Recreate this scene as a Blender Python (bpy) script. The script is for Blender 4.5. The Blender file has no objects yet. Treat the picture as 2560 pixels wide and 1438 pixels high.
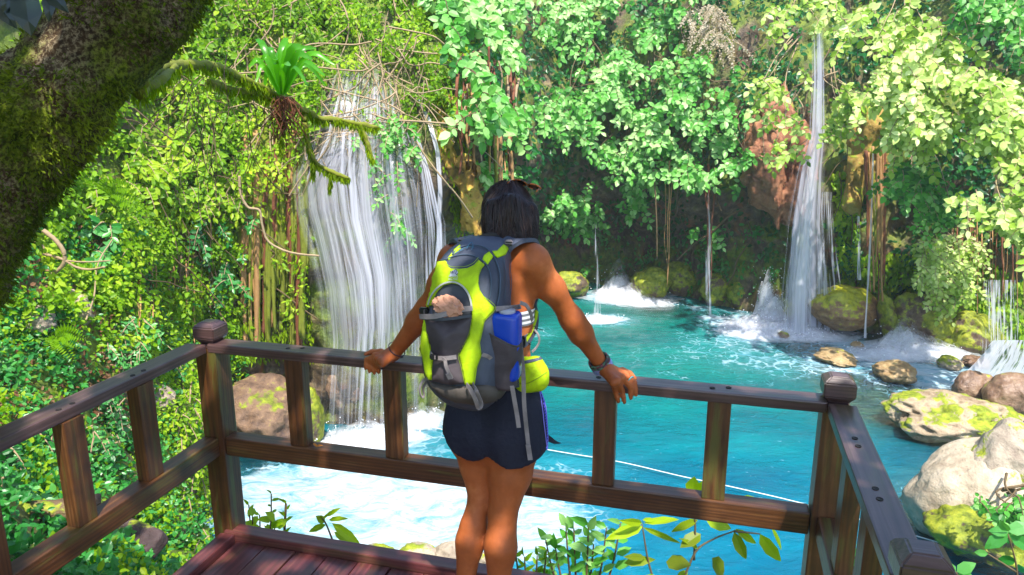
import bpy, bmesh, math, numpy as np
from mathutils import Vector, Matrix, geometry
from mathutils.bvhtree import BVHTree
rng = np.random.default_rng(7)
SC = bpy.context.scene
COL = SC.collection
# ---------------------------------------------------------------- camera
K = 1.26                                       # everything is laid out in rail units, then scaled to metres at the end
F, PITCH, CZ = 1865.3, 0.2418, 1.8437          # focal length in photo pixels, pitch down, height over the deck
cam_d = bpy.data.cameras.new('camera'); cam = bpy.data.objects.new('camera', cam_d); COL.objects.link(cam)
cam_d.sensor_width = 36; cam_d.lens = F/2560*36; cam_d.clip_start = .05; cam_d.clip_end = 500
cam.location = (0, 0, CZ); cam.rotation_euler = (math.pi/2-PITCH, 0, 0)
SC.camera = cam
# ---------------------------------------------------------------- sky, sun, exposure
SUN_EL, SUN_AZ = math.radians(61), math.radians(171)    # azimuth clockwise from +Y: behind the camera, to the right
w = bpy.data.worlds.new('World'); SC.world = w; w.use_nodes = True
nt = w.node_tree; nt.nodes.clear()
sky = nt.nodes.new('ShaderNodeTexSky'); sky.sky_type = 'NISHITA'; sky.sun_disc = False
sky.sun_elevation = SUN_EL; sky.sun_rotation = SUN_AZ; sky.air_density = 1.0; sky.dust_density = 1.0; sky.ozone_density = 1.5
bg = nt.nodes.new('ShaderNodeBackground'); bg.inputs[1].default_value = 0.15
wo = nt.nodes.new('ShaderNodeOutputWorld'); nt.links.new(sky.outputs[0], bg.inputs[0]); nt.links.new(bg.outputs[0], wo.inputs[0])
sd = bpy.data.lights.new('sun', 'SUN'); sd.energy = 3.2; sd.angle = math.radians(.6); sd.color = (1, .955, .87)
sun = bpy.data.objects.new('sun', sd); COL.objects.link(sun)
sdir = Vector((math.sin(SUN_AZ)*math.cos(SUN_EL), math.cos(SUN_AZ)*math.cos(SUN_EL), math.sin(SUN_EL)))
sun.rotation_euler = sdir.to_track_quat('Z', 'Y').to_euler(); sun.location = sdir*30
vs = SC.view_settings; SC.display_settings.display_device = 'sRGB'
vs.view_transform = 'Standard'; vs.look = 'None'; vs.gamma = 1; vs.use_curve_mapping = False; vs.exposure = 1.45
cy = SC.cycles
cy.max_bounces = 7; cy.diffuse_bounces = 4; cy.glossy_bounces = 3; cy.transmission_bounces = 4; cy.transparent_max_bounces = 24
cy.use_denoising = True; cy.sample_clamp_indirect = 6; cy.caustics_reflective = False; cy.caustics_refractive = False
# ---------------------------------------------------------------- where a photo point lies
FW = np.array([0, math.cos(PITCH), -math.sin(PITCH)]); UP = np.array([0, math.sin(PITCH), math.cos(PITCH)]); CAM = np.array([0, 0, CZ])
def ray(px, py):
    return FW + np.array([1., 0, 0])*((px-1280)/F) - UP*((py-719)/F)
def P(px, py, Y):
    d = ray(px, py); return CAM + d*(Y/d[1])
def PZ(px, py, z):
    d = ray(px, py); return CAM + d*((z-CZ)/d[2])
def toPix(p):
    q = np.asarray(p)-CAM; d = q@FW
    return 1280+F*q[..., 0]/d, 719-F*(q@UP)/d, d
# ---------------------------------------------------------------- noise
def _h(ix, iy, iz, s):
    with np.errstate(over='ignore'):
        n = (ix.astype(np.uint32)*np.uint32(374761393) ^ iy.astype(np.uint32)*np.uint32(668265263) ^ iz.astype(np.uint32)*np.uint32(2147483647-97)) + np.uint32(s*1013904223 & 0xffffffff)
        n = (n ^ (n >> np.uint32(13)))*np.uint32(1274126177); n = (n ^ (n >> np.uint32(16)))*np.uint32(2246822519); n ^= n >> np.uint32(15)
    return n.astype(np.float64)/4294967295.
def vn(p, s=0):
    p = np.asarray(p, float); i = np.floor(p).astype(np.int64); f = p-i; f = f*f*(3-2*f)
    r = 0
    for a in (0, 1):
        for b in (0, 1):
            for c in (0, 1):
                wgt = (f[..., 0] if a else 1-f[..., 0])*(f[..., 1] if b else 1-f[..., 1])*(f[..., 2] if c else 1-f[..., 2])
                r = r+wgt*_h(i[..., 0]+a, i[..., 1]+b, i[..., 2]+c, s)
    return r*2-1
def fbm(p, o=4, s=0, g=.5):
    p = np.asarray(p, float); a = 1; t = 0; n = 0
    for k in range(o):
        t = t+a*vn(p*2**k+17.3*k, s+k); n += a; a *= g
    return t/n
# ---------------------------------------------------------------- meshes and tags
def tag(o, label=None, cat=None, group=None, kind=None):
    if label: o['label'] = label
    if cat: o['category'] = cat
    if group: o['group'] = group
    if kind: o['kind'] = kind
    return o
def thing(name, label, cat, loc=(0, 0, 0), group=None):
    o = bpy.data.objects.new(name, None); COL.objects.link(o); o.location = [float(v) for v in loc]; o.empty_display_size = .1
    return tag(o, label, cat, group)
def org(o):
    while o.parent: o = o.parent
    return Vector(o.location)
def adopt(o, parent):
    if parent is not None:
        o.parent = parent
        if o.parent.type == 'EMPTY': o.matrix_parent_inverse = Matrix.Translation(-Vector(parent.location))
    return o
def mk(name, V, groups, mat=None, parent=None, smooth=True, attrs=None, vattrs=None):
    """V (n,3); groups: list of (m,k) index arrays"""
    V = np.ascontiguousarray(V, dtype=np.float32)
    if not isinstance(groups, (list, tuple)) or (len(groups) and np.asarray(groups[0]).ndim == 1):
        d = {}
        for f in groups: d.setdefault(len(f), []).append(f)
        groups = list(d.values())
    gs = [np.asarray(g, dtype=np.int32) for g in groups if len(g)]
    loops = np.concatenate([g.ravel() for g in gs]); tot = np.concatenate([np.full(len(g), g.shape[1], np.int32) for g in gs])
    st = np.concatenate([[0], np.cumsum(tot)[:-1]]).astype(np.int32)
    me = bpy.data.meshes.new(name)
    me.vertices.add(len(V)); me.vertices.foreach_set('co', V.ravel())
    me.loops.add(len(loops)); me.loops.foreach_set('vertex_index', loops)
    me.polygons.add(len(tot)); me.polygons.foreach_set('loop_start', st); me.polygons.foreach_set('loop_total', tot)
    me.polygons.foreach_set('use_smooth', np.full(len(tot), smooth))
    for k, a in (attrs or {}).items():
        at = me.attributes.new(k, 'FLOAT', 'POINT'); at.data.foreach_set('value', np.asarray(a, np.float32))
    for k, a in (vattrs or {}).items():
        at = me.attributes.new(k, 'FLOAT_VECTOR', 'POINT'); at.data.foreach_set('vector', np.asarray(a, np.float32).ravel())
    me.update(calc_edges=True)
    if mat: me.materials.append(mat)
    o = bpy.data.objects.new(name, me); COL.objects.link(o)
    return adopt(o, parent)
def grid_faces(n, m, wrap=False, off=0):
    i = np.arange(n-1)[:, None]; j = np.arange(m if wrap else m-1)[None, :]; j2 = (j+1) % m
    a = i*m+j; b = i*m+j2; c = (i+1)*m+j2; d = (i+1)*m+j
    return np.stack([a, b, c, d], -1).reshape(-1, 4)+off
def crs(pts, n):
    """catmull-rom through pts, n samples per span"""
    p = np.asarray(pts, float); p = np.vstack([2*p[0]-p[1], p, 2*p[-1]-p[-2]]); out = []
    for i in range(1, len(p)-2):
        for t in np.arange(n)/n:
            out.append(.5*((2*p[i])+(-p[i-1]+p[i+1])*t+(2*p[i-1]-5*p[i]+4*p[i+1]-p[i+2])*t*t+(-p[i-1]+3*p[i]-3*p[i+1]+p[i+2])*t**3))
    out.append(p[-2]); return np.array(out)
class MB:
    def __init__(s): s.V = []; s.G = {}; s.n = 0; s.A = []
    def add(s, V, F, a=0.):
        V = np.asarray(V, float)
        for g in F:
            g = np.asarray(g)
            if len(g): s.G.setdefault(g.shape[1], []).append(g+s.n)
        s.V.append(V); s.n += len(V); s.A.append(np.broadcast_to(a, (len(V),)))
    def tube(s, pts, r, k=6, a=0., flat=None, cap=True):
        pts = np.asarray(pts, float); n = len(pts); r = np.broadcast_to(np.asarray(r, float), (n,))
        t = np.gradient(pts, axis=0); t /= np.linalg.norm(t, axis=1)[:, None]+1e-12
        ref = np.array([0, 0, 1.]) if abs(t[:, 2]).mean() < .8 else np.array([0, 1., 0])
        u = np.cross(t, ref); u /= np.linalg.norm(u, axis=1)[:, None]+1e-12; v = np.cross(u, t)
        an = np.arange(k)/k*2*math.pi
        V = pts[:, None]+r[:, None, None]*(np.cos(an)[None, :, None]*u[:, None]+np.sin(an)[None, :, None]*v[:, None])
        F4 = grid_faces(n, k, True); Fs = [F4]
        if cap: Fs += [np.arange(k)[None, ::-1], (np.arange(k)+(n-1)*k)[None]]
        s.add(V.reshape(-1, 3), Fs, a)
    def build(s, name, mat, parent=None, smooth=True, **kw):
        return mk(name, np.vstack(s.V), [np.vstack(g) for g in s.G.values()], mat, parent, smooth, attrs={'rnd': np.concatenate(s.A)}, **kw)
def ribbon(pts, width, nrm, th=.0012, n=6, a=0.):
    """flat strap along pts (smoothed), nrm = side its face looks to; returns V, F"""
    p = crs(pts, n); t = np.gradient(p, axis=0); t /= np.linalg.norm(t, axis=1)[:, None]
    nr = np.asarray(nrm, float)
    if nr.ndim == 1: nr = np.broadcast_to(nr, p.shape)
    else:
        q = np.linspace(0, len(nr)-1, len(p)); i = np.minimum(q.astype(int), len(nr)-2); f = (q-i)[:, None]; nr = nr[i]*(1-f)+nr[i+1]*f
    s = np.cross(t, nr); s /= np.linalg.norm(s, axis=1)[:, None]+1e-12; nn = np.cross(s, t)
    wd = np.broadcast_to(np.asarray(width, float), (len(p),)) if np.ndim(width) == 0 else np.interp(np.linspace(0, 1, len(p)), np.linspace(0, 1, len(width)), width)
    s = s*wd[:, None]/2; nn = nn*th
    V = np.stack([p-s-nn, p+s-nn, p+s+nn, p-s+nn], 1)
    return V.reshape(-1, 3), [grid_faces(len(p), 4, True), np.array([[0, 1, 2, 3]]), np.array([[3, 2, 1, 0]])+(len(p)-1)*4]
# ---------------------------------------------------------------- materials
class NT:
    def __init__(s, name):
        s.m = bpy.data.materials.new(name); s.m.use_nodes = True; s.t = s.m.node_tree; s.t.nodes.clear()
        s.out = s.n('OutputMaterial')
    def n(s, typ, **kw):
        o = s.t.nodes.new('ShaderNode'+typ)
        for k, v in kw.items():
            if hasattr(o, k): setattr(o, k, v)
        return o
    def L(s, a, b): s.t.links.new(a, b)
    def val(s, sock, v):
        if hasattr(v, 'is_linked') or hasattr(v, 'links'): s.L(v, sock)
        else: sock.default_value = v
    def coord(s, scale=(1, 1, 1), attr=None):
        if attr: c = s.n('Attribute'); c.attribute_name = attr; c = c.outputs['Vector']
        else: c = s.n('NewGeometry').outputs['Position']
        mp = s.n('Mapping'); mp.inputs['Scale'].default_value = scale if attr else tuple(x/K for x in scale); s.L(c, mp.inputs['Vector']); return mp.outputs[0]
    def noise(s, co, sc, det=4, rough=.55, dist=0.):
        o = s.n('TexNoise'); s.L(co, o.inputs['Vector']); o.inputs['Scale'].default_value = sc; o.inputs['Detail'].default_value = det
        o.inputs['Roughness'].default_value = rough; o.inputs['Distortion'].default_value = dist; return o.outputs[0]
    def ramp(s, fac, stops, interp='LINEAR'):
        o = s.n('ValToRGB'); s.val(o.inputs[0], fac); e = o.color_ramp; e.interpolation = interp
        while len(e.elements) < len(stops): e.elements.new(.5)
        for el, (p, c) in zip(e.elements, stops):
            el.position = p; el.color = (*c, 1) if len(c) == 3 else c
        return o.outputs[0]
    def mix(s, f, a, b, mode='MIX'):
        o = s.n('Mix', data_type='RGBA', blend_type=mode); s.val(o.inputs[0], f)
        for k, v in ((6, a), (7, b)):
            if isinstance(v, tuple): v = (*v, 1) if len(v) == 3 else v
            s.val(o.inputs[k], v)
        return o.outputs[2]
    def math(s, op, a, b=0., c=None, clamp=False):
        o = s.n('Math', operation=op, use_clamp=clamp); s.val(o.inputs[0], a); s.val(o.inputs[1], b)
        if c is not None: s.val(o.inputs[2], c)
        return o.outputs[0]
    def mr(s, v, a, b, c=0., d=1.):
        o = s.n('MapRange'); o.interpolation_type = 'SMOOTHSTEP'; s.val(o.inputs[0], v)
        for k, x in zip((1, 2, 3, 4), (a, b, c, d)): s.val(o.inputs[k], x)
        return o.outputs[0]
    def attr(s, name): o = s.n('Attribute'); o.attribute_name = name; return o.outputs['Fac']
    def bump(s, h, st=.5, dist=.02, nrm=None):
        o = s.n('Bump'); s.val(o.inputs['Strength'], st); o.inputs['Distance'].default_value = dist; s.L(h, o.inputs['Height'])
        if nrm: s.L(nrm, o.inputs['Normal'])
        return o.outputs[0]
    def pbr(s, col, rough=.6, bump=None, **kw):
        o = s.n('BsdfPrincipled')
        if isinstance(col, tuple): col = (*col, 1) if len(col) == 3 else col
        s.val(o.inputs['Base Color'], col); s.val(o.inputs['Roughness'], rough)
        if bump: s.L(bump, o.inputs['Normal'])
        for k, v in kw.items(): s.val(o.inputs[k.replace('_', ' ')], v)
        return o.outputs[0]
    def done(s, sh): s.L(sh, s.out.inputs[0]); return s.m
def m_plain(name, col, rough=.6, bscale=0, bst=.3, var=.25, **kw):
    t = NT(name); c = t.coord()
    nz = t.noise(c, 9, 4); d = tuple(x*(1-var) for x in col); l = tuple(min(1, x*(1+var)) for x in col)
    colr = t.mix(nz, d, l); b = t.bump(t.noise(c, bscale, 5), bst, .01) if bscale else None
    return t.done(t.pbr(colr, rough, b, **kw))
def m_leaf(name, c0, c1, c2, rough=.38, trans=.42, spec=.35, hue=1.2):
    """leaf: colour by leaf and by clump, light through the blade"""
    t = NT(name); r = t.attr('rnd'); co = t.coord()
    clump = t.noise(co, hue, 2)
    f = t.math('ADD', t.math('MULTIPLY', r, .62), t.math('MULTIPLY', t.mr(clump, .32, .68), .38))
    col = t.ramp(f, [(0, c0), (.5, c1), (1, c2)])
    p = t.pbr(col, rough, None, Specular_IOR_Level=spec)
    tr = t.n('BsdfTranslucent'); t.L(t.mix(.5, col, (.42, .62, .04)), tr.inputs[0]) if False else t.L(t.mix(1., col, (1.15, 1.2, .5), 'MULTIPLY'), tr.inputs[0])
    m = t.n('MixShader'); m.inputs[0].default_value = trans; t.L(p, m.inputs[1]); t.L(tr.outputs[0], m.inputs[2])
    return t.done(m.outputs[0])
# ---------------------------------------------------------------- leaves
_half = np.array([[0, 0, 0], [.2, .36, .05], [.55, .42, .05], [.85, .18, .0], [1, 0, -.07], [.85, -.18, 0], [.55, -.42, .05], [.2, -.36, .05], [.3, 0, 0], [.7, 0, 0]])
_lf = [np.array([[0, 8, 1], [9, 4, 3], [0, 7, 8], [9, 5, 4]]), np.array([[8, 9, 2, 1], [8, 7, 6, 9]]), np.array([[9, 3, 2], [9, 6, 5]])]
_rh = np.array([[0, 0, 0], [.45, .45, .06], [1, 0, -.04], [.45, -.45, .06]]); _rf = [np.array([[0, 2, 1], [0, 3, 2]])]
_ln = np.array([[0, 0, 0], [.3, .5, .03], [.7, .38, -.03], [1, 0, -.14], [.7, -.38, -.03], [.3, -.5, .03], [.5, 0, -.03]]); _lnf = [np.array([[0, 6, 1], [2, 6, 3], [3, 6, 4], [0, 5, 6], [6, 5, 4], [1, 6, 2]])]
def norm(a): return a/(np.linalg.norm(a, axis=-1, keepdims=True)+1e-12)
class Leaves:
    def __init__(s): s.b = []
    def add(s, p, t, n, L, W, r=None):
        k = len(p)
        if k: s.b.append((np.asarray(p, float), np.asarray(t, float), np.asarray(n, float), np.broadcast_to(L, (k,)), np.broadcast_to(W, (k,)), rng.random(k) if r is None else np.broadcast_to(r, (k,))))
    def count(s): return sum(len(b[0]) for b in s.b)
    def build(s, name, mat, parent=None, shape='ovate'):
        p, t, n, L, W, r = [np.concatenate([b[i] for b in s.b]) for i in range(6)]
        t = norm(t); sd_ = norm(np.cross(n, t)); nn = np.cross(t, sd_)
        T, Fs = {'ovate': (_half, _lf), 'small': (_rh, _rf), 'lance': (_ln, _lnf)}[shape]
        V = p[:, None]+L[:, None, None]*(T[None, :, 0:1]*t[:, None]+T[None, :, 2:3]*nn[:, None])+(W*2)[:, None, None]*T[None, :, 1:2]*.5*sd_[:, None]*2*.5
        k = len(p); nv = len(T)
        G = [(f[None]+np.arange(k)[:, None, None]*nv).reshape(-1, f.shape[1]) for f in Fs]
        return mk(name, V.reshape(-1, 3), G, mat, parent, False, attrs={'rnd': np.repeat(r, nv)})
# ================================================================ SETTING: cliff round the pool, pool bed, water
WZ = -2.5
near = [(1.0, -4), (.2, -2.9), (0, -2.5), (-.8, -1.9), (-1.6, -1.5), (-2.4, -1.2), (-3.5, -1.0), (-5, -.9), (-8, -.8)]
SH = [  # x, y, normal into the pool, profile (offset, z)
 (4.8, 2.6, (.1, 1), near), (1.0, 4.4, (0, 1), near),
 (-1.0, 5.2, (.3, .95), [(1, -4), (.2, -2.9), (0, -2.5), (-.8, -1.8), (-1.6, -1.1), (-2.2, -.6), (-2.9, 0), (-3.6, .6), (-5.4, 1.9)]),
 (-2.5, 6.2, (.75, .66), [(1, -4), (.2, -2.9), (0, -2.5), (-.7, -1.7), (-1.3, -.8), (-1.9, 0), (-2.3, 1.1), (-2.7, 2.6), (-4.0, 5.1)]),
 (-3.3, 7.6, (1, .3), [(1, -4), (.2, -2.9), (0, -2.5), (-.3, -1.6), (-.7, -.6), (-.9, .4), (-1.2, 1.7), (-1.7, 3.3), (-3.2, 5.1)]),
 (-3.75, 8.8, (1, -.3), [(1, -4), (.2, -2.9), (0, -2.5), (-.1, -1.5), (-.3, -.6), (-.2, .4), (-.4, 1.7), (-1.0, 3.3), (-2.6, 5.1)]),
 (-3.1, 9.55, (.35, -1), [(1, -4), (.1, -2.9), (0, -2.5), (-.1, -1.4), (.2, -.4), (.3, .5), (0, 1.8), (-.9, 3.4), (-2.8, 5.1)]),
 (-2.1, 9.7, (.05, -1), [(.6, -4), (.1, -2.9), (0, -2.5), (0, -1.3), (.5, -.3), (.65, .6), (.3, 1.7), (-.8, 3.2), (-2.6, 5.1)]),
 (-1.2, 9.8, (.0, -1), [(.6, -4), (.1, -2.9), (-.1, -2.5), (-.2, -1.2), (-.1, -.1), (.6, .55), (.4, 1.6), (-.6, 3.1), (-2.2, 5.1)]),
 (-.55, 10.6, (.8, -.75), [(.4, -4), (0, -2.9), (-.3, -2.5), (-.4, -1.2), (-.2, .0), (.3, .8), (.3, 1.8), (-.3, 3.2), (-1.4, 5.1)]),
 (-.2, 13.0, (1, -.1), [(.4, -4), (0, -2.9), (0, -2.5), (-.3, -1.2), (0, .2), (.2, 1.0), (.1, 2.0), (-.3, 3.4), (-1.2, 5.1)]),
 (.6, 16.4, (.6, -.8), [(1, -4), (.2, -2.9), (-.4, -2.5), (-.9, -1.5), (-.5, -.7), (.2, .2), (.3, 1.6), (-.2, 3.4), (-1.2, 5.1)]),
 (2.2, 17.2, (.1, -1), [(1, -4), (.2, -2.9), (-.8, -2.5), (-1.5, -1.5), (-.7, -.75), (.3, .1), (.4, 1.6), (-.2, 3.4), (-1.2, 5.1)]),
 (3.9, 16.3, (-.25, -1), [(1, -4), (.2, -2.9), (-.3, -2.5), (-.6, -1.5), (-.3, -.8), (.4, .2), (.5, 1.6), (-.2, 3.4), (-1.2, 5.1)]),
 (5.6, 15.2, (-.35, -.95), [(1, -4), (.2, -2.9), (0, -2.5), (-.1, -1.3), (.2, -.6), (.6, .4), (.4, 1.6), (-.4, 3.4), (-1.4, 5.1)]),
 (6.9, 14.2, (-.5, -.9), [(1, -4), (.2, -2.9), (0, -2.5), (-.3, -1.7), (.1, -.9), (-.1, .3), (-.1, 1.6), (-.5, 3.4), (-1.4, 5.1)]),
 (8.2, 13.1, (-.5, -.9), [(1, -4), (.2, -2.9), (0, -2.5), (-.2, -1.7), (-.1, -.9), (-.4, .3), (-.5, 1.6), (-.8, 3.4), (-1.6, 5.1)]),
 (10.2, 12.6, (-.6, -.8), [(1, -4), (.2, -2.9), (0, -2.5), (-.2, -1.7), (-.2, -.9), (-.5, .3), (-.6, 1.6), (-1, 3.4), (-2, 5.1)]),
 (12.2, 9.5, (-1, -.2), [(1, -4), (.2, -2.9), (0, -2.5), (-.3, -1.7), (-.6, -.9), (-1, .3), (-1.2, 1.6), (-1.6, 3.4), (-3, 5.1)]),
 (12.5, 4.5, (-1, .1), [(1, -4), (.2, -2.9), (0, -2.5), (-.4, -1.7), (-.9, -.9), (-1.5, .3), (-2, 1.6), (-2.6, 3.4), (-4, 5.1)]),
 (12.0, -1, (-1, .3), [(1, -4), (.2, -2.9), (0, -2.5), (-.5, -1.7), (-1.2, -.9), (-2, .3), (-2.6, 1.6), (-3.4, 3.4), (-5, 5.1)])]
base = np.array([[a[0], a[1]] for a in SH]); nrm_ = norm(np.array([a[2] for a in SH], float)); prof = np.array([a[3] for a in SH], float)
NS = 24
cb = crs(np.hstack([base, nrm_, prof.reshape(len(SH), -1)]), NS)
seg = np.concatenate([[0], np.cumsum(np.linalg.norm(np.diff(cb[:, :2], axis=0), axis=1))])
S_ = np.arange(0, seg[-1], .085); cb = np.stack([np.interp(S_, seg, cb[:, k]) for k in range(cb.shape[1])], 1)
nb = norm(cb[:, 2:4]); pr = cb[:, 4:].reshape(len(cb), 9, 2)
M_ = 17; T_ = []
for k in range(len(cb)): T_.append(crs(pr[k], M_))
T_ = np.array(T_)                                                        # (n, m, 2)
V = np.empty((len(cb), T_.shape[1], 3)); V[..., :2] = cb[:, None, :2]+nb[:, None]*T_[..., 0:1]; V[..., 2] = T_[..., 1]
q = V.copy()
big = fbm(q*[.55, .55, .5], 3, 3)*.55
col_ = (np.abs(fbm(q*[2.1, 2.1, .32], 3, 11))*-1+.25)*.5
fin = fbm(q*[2.2, 2.2, 2.0], 5, 21, .6)*.26
wall = np.clip((q[..., 1]-4)/3, 0, 1)
wtr = np.exp(-((q[..., 2]-WZ)/.35)**2)*.6
dsp = (big*wall+col_*wall*(1-wtr)+fin*(.6+.4*wall))
# near the deck the ground stays below it
ndk = np.clip(1-np.abs(q[..., 0])/1.7, 0, 1)*np.clip((3.4-q[..., 1])/1.0, 0, 1); dsp = dsp*(1-np.clip(ndk*4, 0, 1))
V[..., :2] += nb[:, None]*dsp[..., None]; V[..., 2] += fbm(q*1.7, 4, 31)*.16*(1-ndk)
n_, m_ = V.shape[:2]

def m_cliff():
    t = NT('wet_rock_and_moss'); co = t.coord(); st = t.coord((3.2, 3.2, .32))
    a = t.noise(co, 1.1, 6, .62); s = t.noise(st, 1.0, 5, .6, .6); f = t.noise(co, 7, 6, .65)
    rock = t.ramp(f, [(.25, (.03, .022, .016)), (.5, (.11, .075, .045)), (.66, (.22, .15, .08)), (.8, (.32, .25, .16))])
    red = t.mix(t.mr(s, .52, .7), rock, (.26, .09, .035))
    moss = t.ramp(f, [(.25, (.02, .04, .004)), (.5, (.10, .15, .008)), (.8, (.3, .33, .02))])
    up = t.n('SeparateXYZ'); g = t.n('NewGeometry'); t.L(g.outputs['Normal'], up.inputs[0])
    mk_ = t.mr(t.math('ADD', t.math('ADD', t.math('MULTIPLY', a, .8), t.math('MULTIPLY', s, .6)), t.math('MULTIPLY', up.outputs[2], .22)), .60, .84)
    col = t.mix(mk_, red, moss)
    h = t.math('ADD', t.math('MULTIPLY', s, 1.2), t.math('MULTIPLY', f, .6))
    return t.done(t.pbr(col, .72, t.bump(h, .9, .12)))
M_CLIFF = m_cliff()
cliff = mk('cliff', V.reshape(-1, 3), [grid_faces(n_, m_)], M_CLIFF); tag(cliff, kind='structure')
CF = grid_faces(n_, m_)
cliff_bvh = BVHTree.FromPolygons([tuple(v) for v in V.reshape(-1, 3)], [tuple(int(i) for i in f) for f in CF])
def hit(px, py, off=0.):
    d = Vector(ray(px, py)).normalized(); h = cliff_bvh.ray_cast(Vector(CAM), d, 60)
    if h[0] is None: return None
    return np.array(h[0]-d*off), np.array(h[1] if h[1].dot(d) < 0 else -h[1])
# upland behind the cliff so that no gap opens at the top
# ---- pool bed
gx, gy = np.meshgrid(np.arange(-9, 16, .22), np.arange(2, 20, .22), indexing='ij')
SHAL = [(7.4, 11.8, 2.0), (6.3, 9.6, 1.1), (7.8, 9.6, 1.5), (9.5, 11, 2.0), (6.0, 13.2, .8), (5.0, 7.3, .9), (3.2, 15.8, .7), (4.6, 14.6, .6), (6.0, 11.3, 1.1), (-3.2, 8.6, .55), (5.5, 10.3, .7), (7, 7.6, 1.3)]
def shal(x, y): 
    s = sum(np.exp(-(((x-a)/r)**2+((y-b)/r)**2)) for a, b, r in SHAL); return np.clip(s*1.15, 0, 1)
bz = WZ-1.25+shal(gx, gy)*1.05+fbm(np.stack([gx, gy, gx*0], -1)*1.2, 4, 5)*.14
bz = np.minimum(bz, WZ-.05)
t = NT('pale_gravel'); co = t.coord(); vo = t.n('TexVoronoi'); t.L(co, vo.inputs['Vector']); vo.inputs['Scale'].default_value = 5
bedc = t.ramp(t.noise(co, 3, 5), [(.3, (.16, .12, .05)), (.55, (.42, .33, .17)), (.75, (.6, .5, .32))])
bed = mk('pool_bed', np.stack([gx, gy, bz], -1).reshape(-1, 3), [grid_faces(*gx.shape)], t.done(t.pbr(bedc, .9, t.bump(vo.outputs[0], .6, .08)))); tag(bed, kind='structure')
# ---- water
FOAM = [  # px, py, radius along x, radius along depth, strength
 (930, 1110, .75, .5, .9), (1050, 1060, .7, .6, .8), (870, 1190, 1.2, .55, .75), (760, 1200, .9, .35, .9), (900, 1260, 1.35, .6, 1.6), (1020, 1330, 1.5, .6, 1.8), (760, 1290, .9, .5, 1.2), (1200, 1290, .8, .5, 1.1), (1130, 1240, .9, .6, 1.3),
 (1330, 1340, .5, .5, .6), (1400, 1290, .6, .4, .42), (1440, 1170, .8, .4, .38), (1000, 1200, .8, .5, .7),
 (1500, 800, .62, .4, 1.3), (1560, 742, 1.2, .5, 1.3), (1620, 758, .8, .35, 1.0), (1745, 770, .3, .2, .9), (1775, 795, .32, .2, .8), (1830, 778, .5, .2, .7),
 (1960, 815, 1.0, .6, 1.7), (1890, 800, .8, .5, 1.4), (2040, 830, .9, .4, 1.2), (1860, 830, .8, .8, .6), (2100, 855, .8, .3, .6), (2260, 878, 1.0, .45, 1.6), (2340, 880, .5, .3, 1.1), (2180, 878, .6, .3, .9), (2250, 920, .9, .4, .7),
 (2440, 930, .9, .4, 1.0), (2350, 960, .8, .5, .7), (2200, 960, 1.2, .8, .3), (1900, 900, 1.6, 1.4, .33), (1500, 920, 1.6, 1.2, .28), (2050, 910, 1.0, .8, .38), (1780, 860, 1.2, .9, .3), (2420, 1090, .5, .2, .5), (2300, 1250, .6, .4, .42), (1340, 830, .5, .5, .5)]
gx, gy = np.meshgrid(np.arange(-8, 15, .07), np.arange(2.2, 19, .07), indexing='ij')
foam = np.zeros_like(gx)
for px, py, rx, ry, s in FOAM:
    c = PZ(px, py, WZ); d_ = ((gx-c[0])/rx)**2+((gy-c[1])/ry)**2; foam = np.maximum(foam, 0)+s*np.exp(-d_*1.1)
foam = np.clip(foam, 0, 1.6)
co3 = np.stack([gx, gy, gx*0], -1)
wz = WZ+fbm(co3*[1.1, 1.6, 1], 4, 8)*.035+foam*.05*fbm(co3*4, 3, 9)
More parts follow.
